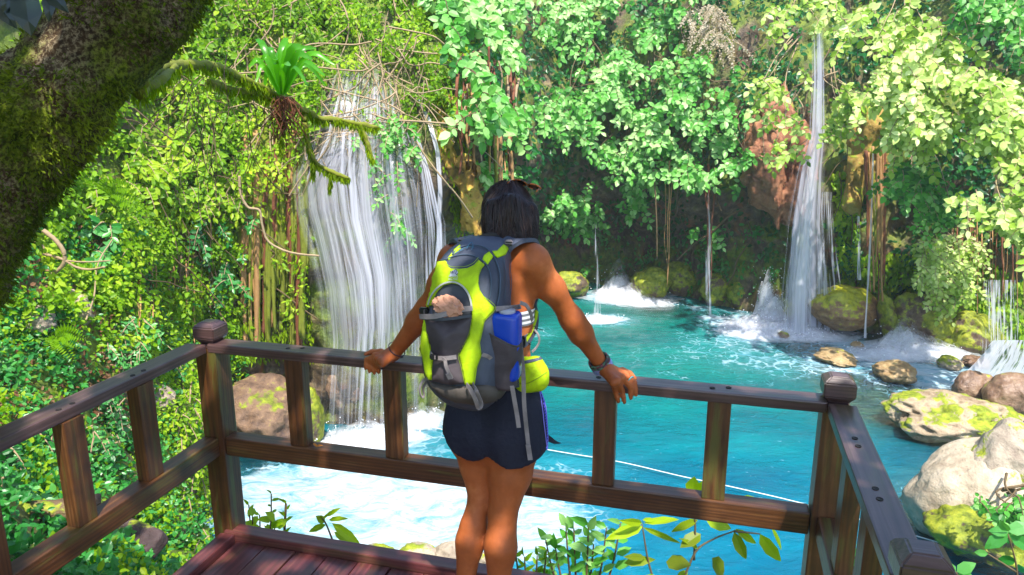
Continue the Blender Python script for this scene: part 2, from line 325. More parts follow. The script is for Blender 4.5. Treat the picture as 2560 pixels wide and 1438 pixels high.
def m_water():
    t = NT('turquoise_water'); co = t.coord(); a = t.attr('foam'); sh = t.attr('shallow'); dist = t.attr('far')
    big = t.noise(t.coord((.6, 1.1, 1)), .9, 3)
    nearc = t.ramp(big, [(.3, (0.0, .105, .20)), (.7, (.0, .19, .29))])
    farc = t.ramp(big, [(.3, (.0, .09, .09)), (.7, (.0, .18, .135))])
    col = t.mix(dist, nearc, farc)
    # foam: laced threads where thin, solid where strong
    wv = t.noise(co, 2.2, 4, .6); cx = t.n('VectorMath', operation='ADD'); t.L(co, cx.inputs[0])
    nn = t.n('TexNoise'); t.L(co, nn.inputs['Vector']); nn.inputs['Scale'].default_value = 2.0; nn.inputs['Detail'].default_value = 3
    sc = t.n('VectorMath', operation='SCALE'); t.L(nn.outputs[1], sc.inputs[0]); sc.inputs['Scale'].default_value = .9; t.L(sc.outputs[0], cx.inputs[1])
    vo = t.n('TexVoronoi', feature='DISTANCE_TO_EDGE'); t.L(cx.outputs[0], vo.inputs['Vector']); vo.inputs['Scale'].default_value = 3.4
    lace = t.mr(vo.outputs[0], .11, .0)
    fine = t.noise(t.coord((1.2, 2.2, 1)), 7, 5, .7)
    v = t.math('ADD', t.math('MULTIPLY', wv, .8), t.math('ADD', t.math('MULTIPLY', lace, .26), t.math('MULTIPLY', fine, .55)))
    fm = t.mr(t.math('ADD', t.math('MULTIPLY', a, .72), v), 1.06, 1.42)
    spk = t.math('MULTIPLY', t.mr(t.noise(t.coord((1, 2.4, 1)), 9, 3, .6), .67, .75), .6)
    fm = t.math('MAXIMUM', fm, spk)
    col = t.mix(t.math('MULTIPLY', a, .3, clamp=True), col, (.12, .55, .68))
    w1 = t.noise(t.coord((1, 1.9, 1)), 3.4, 7, .66, .6); b = t.bump(w1, 1., .10)
    wat = t.pbr(col, .09, b, IOR=1.33, Specular_IOR_Level=.32)
    trn = t.n('BsdfTransparent'); trn.inputs[0].default_value = (.62, .93, .86, 1)
    gl = t.n('BsdfGlossy'); gl.inputs['Roughness'].default_value = .08; t.L(b, gl.inputs['Normal'])
    fr = t.n('Fresnel'); fr.inputs[0].default_value = 1.33; t.L(b, fr.inputs['Normal'])
    clr = t.n('MixShader'); t.L(fr.outputs[0], clr.inputs[0]); t.L(trn.outputs[0], clr.inputs[1]); t.L(gl.outputs[0], clr.inputs[2])
    m1 = t.n('MixShader'); t.L(t.math('MULTIPLY', sh, .8), m1.inputs[0]); t.L(wat, m1.inputs[1]); t.L(clr.outputs[0], m1.inputs[2])
    fo = t.pbr(t.mix(t.mr(t.math('ADD', t.math('MULTIPLY', t.noise(t.coord((.8, 1.7, 1)), 2.2, 8, .75, 1.2), .8), t.math('MULTIPLY', a, .07)), .33, .62), (.06, .27, .36), (.52, .60, .66)), .6, t.bump(fine, .9, .06))
    m2 = t.n('MixShader'); t.L(fm, m2.inputs[0]); t.L(m1.outputs[0], m2.inputs[1]); t.L(fo, m2.inputs[2])
    return t.done(m2.outputs[0])
water = mk('water', np.stack([gx, gy, wz], -1).reshape(-1, 3), [grid_faces(*gx.shape)], m_water(), attrs={'foam': foam.ravel(), 'shallow': shal(gx, gy).ravel(), 'far': np.clip((gy-7.2)/4.5, 0, 1).ravel()}); tag(water, kind='structure')
# ---- ground sheet to the horizon, far below the forest
gnd = mk('ground', [(-250, -250, -4.2), (250, -250, -4.2), (250, 250, -4.2), (-250, 250, -4.2)], [[(0, 1, 2, 3)]], m_plain('dark_earth', (.06, .05, .03), .9)); tag(gnd, kind='structure')
# plateau behind the cliff rim: continues the cliff outwards
rim = V[:, -1]; out = rim.copy(); out[:, :2] -= nb*14; out[:, 2] += 1.0; md = rim.copy(); md[:, :2] -= nb*4; md[:, 2] += .5
lo = rim.copy(); lo[:, 2] -= .03
pl = mk('hill', np.stack([lo, md, out], 1).reshape(-1, 3), [grid_faces(len(rim), 3)], M_CLIFF); tag(pl, kind='structure')
# ================================================================ falling water
def m_fall(name, nx, ny, lo, hi, seed, tint=(.80, .81, .90), edge=.8):
    t = NT(name); uv = t.n('Attribute'); uv.attribute_name = 'fuv'
    mp = t.n('Mapping'); mp.inputs['Scale'].default_value = (nx, ny, 1); mp.inputs['Location'].default_value = (seed, seed*.7, seed); t.L(uv.outputs['Vector'], mp.inputs[0])
    a = t.noise(mp.outputs[0], 1, 2.5, .5, .2)
    mp2 = t.n('Mapping'); mp2.inputs['Scale'].default_value = (nx*3.1, ny*1.6, 1); mp2.inputs['Location'].default_value = (seed*3, seed, 0); t.L(uv.outputs['Vector'], mp2.inputs[0])
    b = t.noise(mp2.outputs[0], 1, 3, .6, .3)
    mp3 = t.n('Mapping'); mp3.inputs['Scale'].default_value = (nx*.22, ny*.9, 1); mp3.inputs['Location'].default_value = (seed*5, seed, 2); t.L(uv.outputs['Vector'], mp3.inputs[0])
    c = t.noise(mp3.outputs[0], 1, 3, .6, .5)
    den = t.attr('den'); s = t.math('ADD', t.math('MULTIPLY', t.mr(a, .32, .70), .60), t.math('MULTIPLY', t.mr(b, .30, .72), .34))
    v = t.math('ADD', t.math('ADD', s, den), t.math('MULTIPLY', t.math('SUBTRACT', c, .5), 1.5))
    al = t.math('MULTIPLY', t.math('MULTIPLY', t.mr(v, lo, hi), edge), t.mr(den, 0., .25), clamp=True)
    d = t.n('BsdfDiffuse'); d.inputs[0].default_value = (*tint, 1); tl = t.n('BsdfTranslucent'); tl.inputs[0].default_value = (*tint, 1)
    m = t.n('MixShader'); m.inputs[0].default_value = .4; t.L(d.outputs[0], m.inputs[1]); t.L(tl.outputs[0], m.inputs[2])
    g = t.n('BsdfGlossy'); g.inputs['Roughness'].default_value = .3; m3 = t.n('MixShader'); m3.inputs[0].default_value = .08; t.L(m.outputs[0], m3.inputs[1]); t.L(g.outputs[0], m3.inputs[2])
    tr = t.n('BsdfTransparent'); m2 = t.n('MixShader'); t.L(al, m2.inputs[0]); t.L(tr.outputs[0], m2.inputs[1]); t.L(m3.outputs[0], m2.inputs[2])
    return t.done(m2.outputs[0])
def sheet(name, left, right, mat, parent, nu=40, nv=70, off=.15, den=lambda u, v: 1., useY=None, wob=.03, free=True):
    """falling sheet between two photo polylines, lying on the rock and dropping free below overhangs"""
    ly = np.array(left, float); ry = np.array(right, float)
    def at(poly, v):
        k = np.concatenate([[0], np.cumsum(np.abs(np.diff(poly[:, 1]))+1e-6)]); k /= k[-1]
        return np.stack([np.interp(v, k, poly[:, 0]), np.interp(v, k, poly[:, 1])], -1)
    v = np.linspace(0, 1, nv); A = at(ly, v); B = at(ry, v); u = np.linspace(0, 1, nu)
    pix = A[:, None]*(1-u[None, :, None])+B[:, None]*u[None, :, None]
    Y = np.empty((nv, nu))
    for j in range(nu):
        cur = 99.
        for i in range(nv):
            if useY is not None: y = useY
            else:
                h = hit(*pix[i, j]); y = h[0][1] if h is not None else cur
            cur = min(cur, y) if free else y
            Y[i, j] = cur
    if useY is None:
        for _ in range(5): Y[:, 1:-1] = (Y[:, :-2]+Y[:, 1:-1]*2+Y[:, 2:])/4; Y[1:-1] = (Y[:-2]+Y[1:-1]*2+Y[2:])/4
        Y = np.minimum.accumulate(Y, axis=0) if free else Y
    Vv = np.empty((nv, nu, 3))
    for i in range(nv):
        for j in range(nu): Vv[i, j] = P(pix[i, j, 0], pix[i, j, 1], Y[i, j]-off)
    Vv[..., 1] -= wob*(.5+.5*vn(np.stack([u[None]*9+v[:, None]*0, v[:, None]*1.5+u[None]*0, Y*0+3], -1)))
    Vv[..., 2] = np.maximum(Vv[..., 2], WZ-.02)
    UV = np.stack([np.broadcast_to(u, (nv, nu)), np.broadcast_to(v[:, None], (nv, nu)), np.zeros((nv, nu))], -1)
    D = np.array([[den(a, b) for a in u] for b in v])
    return mk(name, Vv.reshape(-1, 3), [grid_faces(nv, nu)], mat, parent, attrs={'den': D.ravel()}, vattrs={'fuv': UV.reshape(-1, 3)})
def eden(u, e=.12): return min(1, min(u, 1-u)/e)
# left fall: wide curtain over the mossy tower
wf = thing('waterfall', 'wide thin waterfall fanning over the mossy rock tower left of the hiker', 'waterfall', (-2, 9.3, WZ))
L1 = [(850, 110), (810, 230), (765, 350), (712, 440), (720, 520), (748, 620), (772, 720), (785, 850), (765, 1100)]
R1 = [(985, 150), (1015, 300), (1040, 400), (1060, 480), (1075, 590), (1080, 720), (1085, 850), (1090, 1090)]
dl = lambda u, v: min(1, v*7+.05)*eden(u, .18)*(.55+.25*min(1, v*3))*(1-.62*max(0, v-.62)/.38)
sheet('water_sheet', L1, R1, m_fall('streaming_water_a', 26, 1.0, .45, 1.9, 1.0, (.84, .83, .95), .62), wf, 60, 110, .16, dl)
sheet('water_sheet', L1, R1, m_fall('streaming_water_b', 60, 2.0, 1.0, 1.75, 5.0, (.86, .86, .95), .6), wf, 60, 110, .30, dl)
L1b = [(800, 330), (790, 430), (800, 550), (850, 690), (870, 820), (850, 1110)]; R1b = [(1000, 330), (1010, 430), (1020, 560), (1030, 700), (1020, 820), (1000, 1100)]
sheet('water_sheet', L1b, R1b, m_fall('streaming_water_c', 18, 1.0, .8, 1.8, 9.0, (.86, .85, .96), .75), wf, 50, 90, .42, lambda u, v: eden(u, .3)*(.5+.35*min(1, v*2))*(1-.55*max(0, v-.6)/.4))
sheet('water_sheet', [(1010, 330), (1035, 420), (1040, 560), (1045, 720), (1050, 900), (1040, 1060)], [(1056, 330), (1090, 430), (1130, 560), (1135, 720), (1120, 900), (1110, 1060)], m_fall('streaming_water_d', 12, 1.4, 1.0, 1.7, 12.0, (.82, .82, .95), .7), wf, 30, 80, .2, lambda u, v: eden(u, .25)*.85*(1-.5*max(0, v-.6)/.4))
th = thing('waterfall', 'thin single thread of water sliding down the brown mossy rock behind the hiker\'s left shoulder', 'waterfall', (-1, 9.5, .5))
sheet('water_sheet', [(1038, 245), (1062, 300), (1085, 380), (1092, 470), (1085, 600), (1080, 700)], [(1050, 245), (1082, 300), (1104, 380), (1108, 470), (1112, 600), (1100, 700)], m_fall('thread_water_a', 5, 2.0, .95, 1.4, 2.0), th, 10, 60, .12, lambda u, v: eden(u, .4)*.9)
# right fall: tall column
wf2 = thing('waterfall', 'tall white column waterfall dropping through the leaves right of the hiker', 'waterfall', (5.2, 14.3, WZ))
sheet('water_sheet', [(2026, 60), (2028, 200), (2020, 330), (1990, 430), (1965, 560), (1950, 700), (1940, 830)], [(2062, 60), (2066, 200), (2068, 330), (2062, 430), (2060, 560), (2070, 700), (2075, 835)], m_fall('column_water_a', 11, 1.0, .5, 1.4, 3.0, (.72, .72, .86)), wf2, 26, 90, .18, lambda u, v: min(1, v*8+.1)*eden(u, .3)*(.62+.3*min(1, v*1.6)), useY=14.0)
sheet('water_sheet', [(2032, 200), (2028, 330), (2005, 430), (1985, 560), (1962, 700), (1955, 835)], [(2058, 200), (2060, 330), (2052, 430), (2040, 560), (2035, 700), (2035, 840)], m_fall('column_water_b', 7, 1., .55, 1.3, 6.0, (.82, .83, .92)), wf2, 20, 80, .34, lambda u, v: eden(u, .45)*(.45+.5*min(1, v*1.3)), useY=13.9)
sheet('water_sheet', [(2045, 480), (2036, 640), (2030, 835)], [(2085, 480), (2095, 640), (2120, 845)], m_fall('column_water_c', 12, 2, 1.1, 1.7, 8.0), wf2, 20, 50, .28, lambda u, v: eden(u, .2)*.8, useY=14.0)
wf3 = thing('waterfall', 'faint narrow fall in front of the dark grotto under the hanging vines', 'waterfall', (1.9, 16, WZ))
sheet('water_sheet', [(1484, 560), (1478, 680), (1470, 800)], [(1500, 560), (1504, 680), (1512, 800)], m_fall('thread_water_b', 5, 1.5, .95, 1.6, 4.0), wf3, 12, 40, .3, lambda u, v: eden(u, .4)*(.5+.4*v), useY=15.4)
wf4 = thing('waterfall', 'thin water thread falling beside the red hanging roots at the right', 'waterfall', (6.2, 13.6, WZ))
sheet('water_sheet', [(2178, 380), (2172, 600), (2155, 845)], [(2186, 380), (2180, 600), (2166, 845)], m_fall('thread_water_c', 3, 2, .7, 1.1, 5.0), wf4, 8, 40, .3, lambda u, v: eden(u, .5), useY=13.0)
for k, (x0, x1, y0, y1, Yy, lab) in enumerate([(1762, 1778, 440, 790, 15.2, 'wispy thread of water falling in front of the yellow green mossy boulders'), (2430, 2570, 700, 890, 12.6, 'veil of fine water threads at the right edge above the cascade'), (2140, 2150, 540, 700, 13.3, 'short fine thread of water dripping from the ochre rock tip')]):
    o = thing('waterfall', lab, 'waterfall', P((x0+x1)/2, y1, Yy)); sheet('water_sheet', [(x0, y0), (x0-3, y1)], [(x1, y0), (x1+6, y1)], m_fall('wisp_water_%s' % 'abc'[k], 4 if k != 1 else 30, 2., 1.1 if k == 1 else 1.0, 1.6, 7.+k), o, 16, 40, .1, lambda u, v: eden(u, .3)*.8, useY=Yy)
# ---- splash mounds
M_SPLASH = None
def splash(label, pts, top, seed, drops=260):
    """white water heap: ridge above given photo base, with flying drops"""
    t = NT('splash_foam_%s' % 'abcdefg'[seed]); co = t.coord((1, 1, .6)); n1 = t.noise(co, 4.5, 6, .72, .4); h = t.attr('hgt'); ly = t.attr('layer')
    al = t.math('MULTIPLY', t.mr(t.math('SUBTRACT', t.math('ADD', n1, .40), t.math('ADD', t.math('MULTIPLY', h, .22), t.math('MULTIPLY', ly, .30))), .30, .80), .6)
    d = t.n('BsdfDiffuse'); d.inputs[0].default_value = (.93, .94, .98, 1); tl = t.n('BsdfTranslucent'); tl.inputs[0].default_value = (.93, .94, .98, 1); sh = t.n('MixShader'); sh.inputs[0].default_value = .5; t.L(d.outputs[0], sh.inputs[1]); t.L(tl.outputs[0], sh.inputs[2])
    tr = t.n('BsdfTransparent'); m = t.n('MixShader'); t.L(al, m.inputs[0]); t.L(tr.outputs[0], m.inputs[1]); t.L(sh.outputs[0], m.inputs[2]); mat = t.done(m.outputs[0])
    B = MB(); HG = []; LY = []
    for (px, py, rx, hh) in pts:
        c = PZ(px, py, WZ); nr, na = 14, 26
        r = np.linspace(0, 1, nr)[:, None]; a = (np.arange(na)/na*2*math.pi)[None]
        for q in range(5):
            k = .55+.17*q; hgt = hh*k*(np.exp(-(r*2.1)**2)*.8+.2*(1-r)**1.2)+0*a
            x = c[0]+rx*k*r*np.cos(a)*(1+.3*vn(np.stack([np.cos(a)*2+r*0, np.sin(a)*2+r*0, r*3+a*0+seed+q], -1))); y = c[1]+rx*.6*k*r*np.sin(a)
            z = WZ+.012+.006*q+hgt*(1+.45*vn(np.stack([x*4, y*4, hgt*3+seed+q*3], -1)))
            B.add(np.stack([x, y, z], -1).reshape(-1, 3), [grid_faces(nr, na, True)]); HG.append((hgt/max(hh, .01)).ravel()); LY.append(np.full(nr*na, q/4.))
    o = mk('splash', np.vstack(B.V), [np.vstack(g) for g in B.G.values()], mat, attrs={'hgt': np.concatenate(HG), 'layer': np.concatenate(LY)})
    tag(o, label, 'white water')
    D = MB(); T = np.array([[1, 0, 0], [-1, 0, 0], [0, 1, 0], [0, -1, 0], [0, 0, 1], [0, 0, -1]]); Ft = np.array([[0, 2, 4], [2, 1, 4], [1, 3, 4], [3, 0, 4], [2, 0, 5], [1, 2, 5], [3, 1, 5], [0, 3, 5]])
    for _ in range(drops):
        px, py, rx, hh = pts[rng.integers(len(pts))]; c = PZ(px, py, WZ); a = rng.random()*6.28; r = rng.random()**.7*rx*1.15
        D.add(T*(.004+.012*rng.random())+[c[0]+r*math.cos(a), c[1]+r*.5*math.sin(a), WZ+rng.random()**1.6*hh*1.25], [Ft])
    tag(D.build('spray', m_plain('water_drops_%s' % 'abcdefg'[seed], (.85, .9, .95), .3), o), kind='stuff')
splash('white splash heaped at the foot of the tall column waterfall', [(1932, 815, .5, .62), (1912, 808, .3, .95), (1975, 832, .9, .26), (1890, 818, .7, .25), (2030, 838, .8, .12), (1945, 830, 1.1, .2)], .95, 0, 700)
splash('white water pouring out of the grotto onto the pool', [(1545, 735, .6, .5), (1575, 748, .9, .25), (1610, 758, .7, .12)], .5, 1, 200)
splash('small round splash under the narrow grotto fall', [(1490, 803, .5, .1)], .12, 2, 160)
splash('foaming churn at the foot of the wide left waterfall', [(925, 1100, .6, .22), (1045, 1055, .5, .2), (860, 1120, .4, .12)], .25, 3, 500)

EXC = [([(1895, 300), (1985, 280), (2000, 540), (1930, 520), (1880, 460)], .85), ([(2115, 330), (2180, 300), (2190, 440), (2120, 530)], .7), ([(1040, 250), (1110, 250), (1200, 480), (1200, 600), (1150, 600), (1090, 450)], .4), ([(640, 300), (790, 330), (750, 450), (800, 900), (600, 900), (620, 500)], .5), ([(2005, 40), (2080, 40), (2085, 300), (2080, 430), (2095, 640), (2095, 850), (1925, 850), (1945, 640), (1975, 430), (2005, 300)], .93), ([(830, 170), (985, 170), (1040, 400), (1060, 480), (1078, 600), (1085, 1110), (800, 1110), (780, 690), (725, 560), (722, 450), (775, 350)], .9), ([(1040, 240), (1085, 300), (1112, 470), (1110, 700), (1075, 700), (1060, 300)], .9)]
def excl(x, y):
    for pl_, pb_ in EXC:
        if inpoly(x, y, pl_) and rng.random() < pb_: return True
    return False

splash('white churning water at the foot of the triangular cascade', [(2262, 868, .55, .42), (2300, 882, .8, .22), (2215, 888, .75, .14), (2262, 845, .3, .62)], .4, 4, 260)
# ================================================================ deck and railing (deck frame u right along the front, v forward)
YAW = -.2632; LX, LY, WD = -1.1035, 2.5676, 2.093
UD = np.array([math.cos(YAW), math.sin(YAW), 0]); VD = np.array([-math.sin(YAW), math.cos(YAW), 0]); O_ = np.array([LX, LY, 0]); DZ = .222
def D3(u, v, z): return O_+UD*u+VD*v+np.array([0, 0, z])
def m_wood(name, dark, mid, light, rough=.42, moss=.35, topc=None):
    t = NT(name); co = t.coord((1, 1, 1), 'loc'); g = t.coord((2.2, 55, 55), 'loc'); rn = t.attr('rnd')
    gr = t.noise(g, 1, 5, .6, 1.2); bl = t.noise(co, 5, 5, .6)
    ve = t.n('TexWave', wave_type='RINGS', rings_direction='X'); t.L(t.coord((.9, 9, 13), 'loc'), ve.inputs[0]); ve.inputs['Scale'].default_value = 2.3; ve.inputs['Distortion'].default_value = 5; ve.inputs['Detail'].default_value = 3
    f = t.math('ADD', t.math('MULTIPLY', gr, .45), t.math('ADD', t.math('MULTIPLY', ve.outputs[1], .12), t.math('MULTIPLY', bl, .45)))
    col = t.ramp(f, [(.3, dark), (.55, mid), (.8, light)])
    gm = t.coord((1.5, 14, 14), 'loc'); ms = t.mr(t.math('ADD', t.noise(gm, 2, 5, .65), t.math('MULTIPLY', rn, .12)), .56, .76)
    col = t.mix(t.math('MULTIPLY', ms, moss), col, (.10, .10, .02))
    # dark weather stains and fine cracks
    st = t.mr(t.noise(co, 3.1, 4, .6), .6, .72); col = t.mix(t.math('MULTIPLY', st, .55), col, (.012, .008, .008))
    ck = t.mr(t.noise(t.coord((1.2, 95, 95), 'loc'), 1, 3, .7), .70, .74); col = t.mix(t.math('MULTIPLY', ck, .8), col, (.006, .004, .003))
    h = t.math('SUBTRACT', t.math('ADD', t.math('MULTIPLY', gr, .5), t.math('MULTIPLY', bl, .4)), ck)
    return t.done(t.pbr(col, t.math('ADD', rough, t.math('MULTIPLY', bl, .25)), t.bump(h, .55, .004), Specular_IOR_Level=.6))
M_RAIL = m_wood('weathered_brown_wood', (.022, .007, .003), (.095, .034, .010), (.22, .095, .032), .3, .8)
M_TOP = m_wood('worn_handrail_wood', (.03, .015, .014), (.085, .045, .042), (.19, .12, .115), .22, .3)
M_DECK = m_wood('maroon_deck_wood', (.035, .009, .010), (.12, .030, .030), (.24, .085, .07), .24, .25)
M_HOLE = m_plain('dark_hole', (.012, .008, .006), .8)
def beam(name, a, b, w_, h, mat, parent, up=(0, 0, 1), bev=.005, rnd=0., cap=None, segs=1):
    """box from a to b (centre line), w_ across, h along up"""
    a = np.array(a, float); b = np.array(b, float); L = np.linalg.norm(b-a); t = (b-a)/L
    s = np.cross(t, up); s /= np.linalg.norm(s); u = np.cross(s, t)
    bm = bmesh.new(); bmesh.ops.create_cube(bm, size=1)
    for v in bm.verts: v.co = Vector((v.co.x*L, v.co.y*w_, v.co.z*h))
    bmesh.ops.bevel(bm, geom=bm.edges[:], offset=bev, segments=2, profile=.6, affect='EDGES')
    if segs > 1:
        for k in range(1, segs): bmesh.ops.bisect_plane(bm, geom=bm.verts[:]+bm.edges[:]+bm.faces[:], plane_co=(L*(k/segs-.5), 0, 0), plane_no=(1, 0, 0))
    bm.verts.index_update(); V = np.array([v.co[:] for v in bm.verts]); Fc = [tuple(v.index for v in f.verts) for f in bm.faces]; bm.free()
    V = V+np.stack([0*V[:, 0], fbm(V*[3, 0, 0]+rnd*50, 3, 2)*.0018, fbm(V*[3, 0, 0]+rnd*50+9, 3, 4)*.0018], -1)
    o3 = (a+b)/2+V[:, 0:1]*t+V[:, 1:2]*s+V[:, 2:3]*u
    o = mk(name, o3, Fc, mat, parent, False, attrs={'rnd': np.full(len(V), rnd)}, vattrs={'loc': V+rnd*37})
    return o
def post(u0, v0, parent, ztop, base=.0, s=.084, hi=True):
    c = lambda z: D3(u0, v0, z)
    p = beam('post', c(base), c(ztop-.1), s, s, M_RAIL, parent, up=tuple(VD), bev=.004, rnd=rng.random())
    # faceted cap on a short neck
    zs = [(-.10, .031), (-.078, .031), (-.078, .030), (-.058, .0475), (-.017, .0475), (0, .026)]; V = []
    for z, r in zs:
        for (a, b) in ((-1, -1), (1, -1), (1, 1), (-1, 1)): V.append(D3(u0+a*r*.93, v0+b*r*.93, ztop+z))
    V = np.array(V); Fs = [grid_faces(len(zs), 4, True), np.array([[3, 2, 1, 0]]), np.array([[0, 1, 2, 3]])+4*(len(zs)-1)]
    o = mk('cap', V, Fs, M_TOP, None, False)
    bm = bmesh.new(); bm.from_mesh(o.data); bmesh.ops.bevel(bm, geom=[e for e in bm.edges], offset=.0035, segments=2, affect='EDGES'); bm.to_mesh(o.data); bm.free()
    V = np.array([v.co[:] for v in o.data.vertices]); at = o.data.attributes.new('loc', 'FLOAT_VECTOR', 'POINT')
    loc = np.stack([(V-O_)@UD, (V-O_)@VD, V[:, 2]], -1); at.data.foreach_set('vector', loc.astype(np.float32).ravel())
    o.parent = p
    return p
deck = thing('wooden_deck', 'maroon plank deck with mossy raised edge boards, under the hiker', 'deck', D3(WD/2, -.8, DZ))
pw = .128; u = .055
k = 0
while u < WD-.03:
    u2 = min(u+pw, WD-.02)
    beam('plank', D3((u+u2)/2, -2.6, DZ-.018+.0015*math.sin(k*2.1)), D3((u+u2)/2, -.018, DZ-.018+.0015*math.sin(k*2.1)), u2-u-.005, .03, M_DECK, deck, bev=.003, rnd=rng.random()); u = u2; k += 1
beam('edge_board', D3(-.0, .02, DZ-.001), D3(WD+.0, .02, DZ-.001), .062, .06, M_DECK, deck, rnd=.8)
beam('edge_board', D3(.018, -2.6, DZ-.004), D3(.018, -.014, DZ-.004), .06, .055, M_DECK, deck, rnd=.6)
beam('fascia', D3(-.0, .03, DZ-.105), D3(WD, .03, DZ-.105), .04, .14, M_RAIL, deck, rnd=.3)
for uu in (.3, 1.0, 1.75): beam('joist', D3(uu, -2.5, DZ-.11), D3(uu, -.0, DZ-.11), .06, .14, M_RAIL, deck, rnd=uu)
for uu, vv in ((.3, -.25), (1.75, -.25), (.3, -2.2), (1.75, -2.2)): beam('support_leg', D3(uu, vv, -2.2), D3(uu, vv, DZ-.19), .12, .12, M_RAIL, deck, up=tuple(VD), rnd=uu)
rail = thing('wooden_railing', 'weathered brown timber railing with capped posts around the deck', 'railing', D3(WD/2, .04, 0))
T1, WR = .034, .078; Z2, T2 = .634, .073; BZ0, BZ1 = Z2, 1-T1
post(-.012, .044, rail, 1.075); post(WD+.03, .044, rail, 1.075); post(-.035, -.90, rail, 1.075); post(WD+.035, -.885, rail, 1.09)
hr = beam('handrail', D3(.0, WR/2, 1-T1/2), D3(WD+.0, WR/2, 1-T1/2), WR, T1, M_TOP, rail, rnd=.35, segs=14)
hl = beam('handrail', D3(-.04, -2.5, 1-T1/2), D3(-.04, -.002, 1-T1/2), WR, T1, M_TOP, rail, rnd=.1, segs=10)
hr2 = beam('handrail', D3(WD+.039, -.84, 1-T1/2), D3(WD+.039, -.002, 1-T1/2), WR, T1, M_TOP, rail, rnd=.75, segs=6)
beam('lower_rail', D3(.032, .04, Z2-T2/2), D3(WD-.014, .04, Z2-T2/2), .062, T2, M_RAIL, rail, rnd=.2, segs=14)
beam('lower_rail', D3(-.02, -2.5, Z2-T2/2), D3(-.02, -.0, Z2-T2/2), .062, T2, M_RAIL, rail, rnd=.5, segs=10)
beam('lower_rail', D3(WD+.035, -.84, Z2-T2/2), D3(WD+.035, -.0, Z2-T2/2), .062, T2, M_RAIL, rail, rnd=.9)
def baluster(u, v, side):
    up = tuple(VD) if not side else tuple(UD)
    beam('baluster', D3(u, v, BZ0), D3(u, v, BZ1), .07, .045, M_RAIL, rail, up=up, bev=.003, rnd=rng.random())
    par = hr if not side else (hl if u < 1 else hr2)
    for s in (-1, 1):
        m = MB()
        c = D3(u+(s*.024 if not side else -.012*0), v+(0 if not side else s*.024)+ (0.008*s if not side else 0), 1.0015); a = np.arange(10)/10*6.283; r = .0085
        ring = np.stack([c+UD*r*math.cos(x)*(1 if not side else .9)+VD*r*math.sin(x) for x in a]); m.add(np.vstack([ring, ring-[0, 0, .006]]), [grid_faces(2, 10, True), np.arange(10)[None]])
        m.build('screw_hole', M_HOLE, par)
for b in (.3355, .712, 1.065, 1.443, 1.792): baluster(b, .04, False)
for v in (-.315, -.60): baluster(-.02, v, True)
for v in (-.26, -.53): baluster(WD+.035, v, True)
# small orange leaf lying on the lower rail
lf = Leaves(); c = D3(.40, .02, Z2+.004); lf.add([c, c+[.006, 0, .001]], [[1, .2, .15], [-.6, .3, .4]], [[0, -.3, 1], [.2, -.5, 1]], np.array([.028, .02]), np.array([.016, .012]), .5)
tag(lf.build('dead_leaf', m_leaf('dead_leaf_orange', (.5, .16, .02), (.6, .2, .03), (.7, .3, .05))), 'tiny curled orange leaf on the lower rail of the railing', 'leaf')
# ================================================================ signed-distance bodies -> one continuous surface
def surf_nets(D, lo, h):
    s = D < 0; nx, ny, nz = D.shape
    c = [s[a:nx-1+a, b:ny-1+b, d:nz-1+d] for a in (0, 1) for b in (0, 1) for d in (0, 1)]
    cnt = sum(x.astype(np.int8) for x in c); act = (cnt > 0) & (cnt < 8); idx = np.argwhere(act); vid = -np.ones(act.shape, np.int64); vid[act] = np.arange(len(idx))
    acc = np.zeros((len(idx), 3)); n = np.zeros(len(idx))
    C = [(a, b, d) for a in (0, 1) for b in (0, 1) for d in (0, 1)]
    for i in range(8):
        for j in range(i+1, 8):
            df = np.array(C[j])-np.array(C[i])
            if np.abs(df).sum() != 1: continue
            A = D[tuple((idx+C[i]).T)]; B = D[tuple((idx+C[j]).T)]; m = (A < 0) != (B < 0)
            t = np.where(m, A/(A-B+1e-12), 0)[:, None]; acc += (np.array(C[i])+t*df)*m[:, None]; n += m
    V = (idx+acc/n[:, None])*h+lo; Fs = []
    for ax in range(3):
        o1, o2 = [(1, 2), (2, 0), (0, 1)][ax]
        sl = [slice(1, -1)]*3; sl[ax] = slice(0, -1); a = s[tuple(sl)]; sl2 = [slice(1, -1)]*3; sl2[ax] = slice(1, None); b = s[tuple(sl2)]
        ch = np.argwhere(a != b); off = np.ones(3, int); off[ax] = 0; p = ch+off; flip = a[tuple(ch.T)]
        e1 = np.zeros(3, int); e1[o1] = 1; e2 = np.zeros(3, int); e2[o2] = 1
        g = lambda q: vid[tuple(q.T)]
        f = np.stack([g(p-e1-e2), g(p-e2), g(p), g(p-e1)], 1); f[~flip] = f[~flip][:, ::-1]; Fs.append(f)
    return V, np.vstack(Fs)
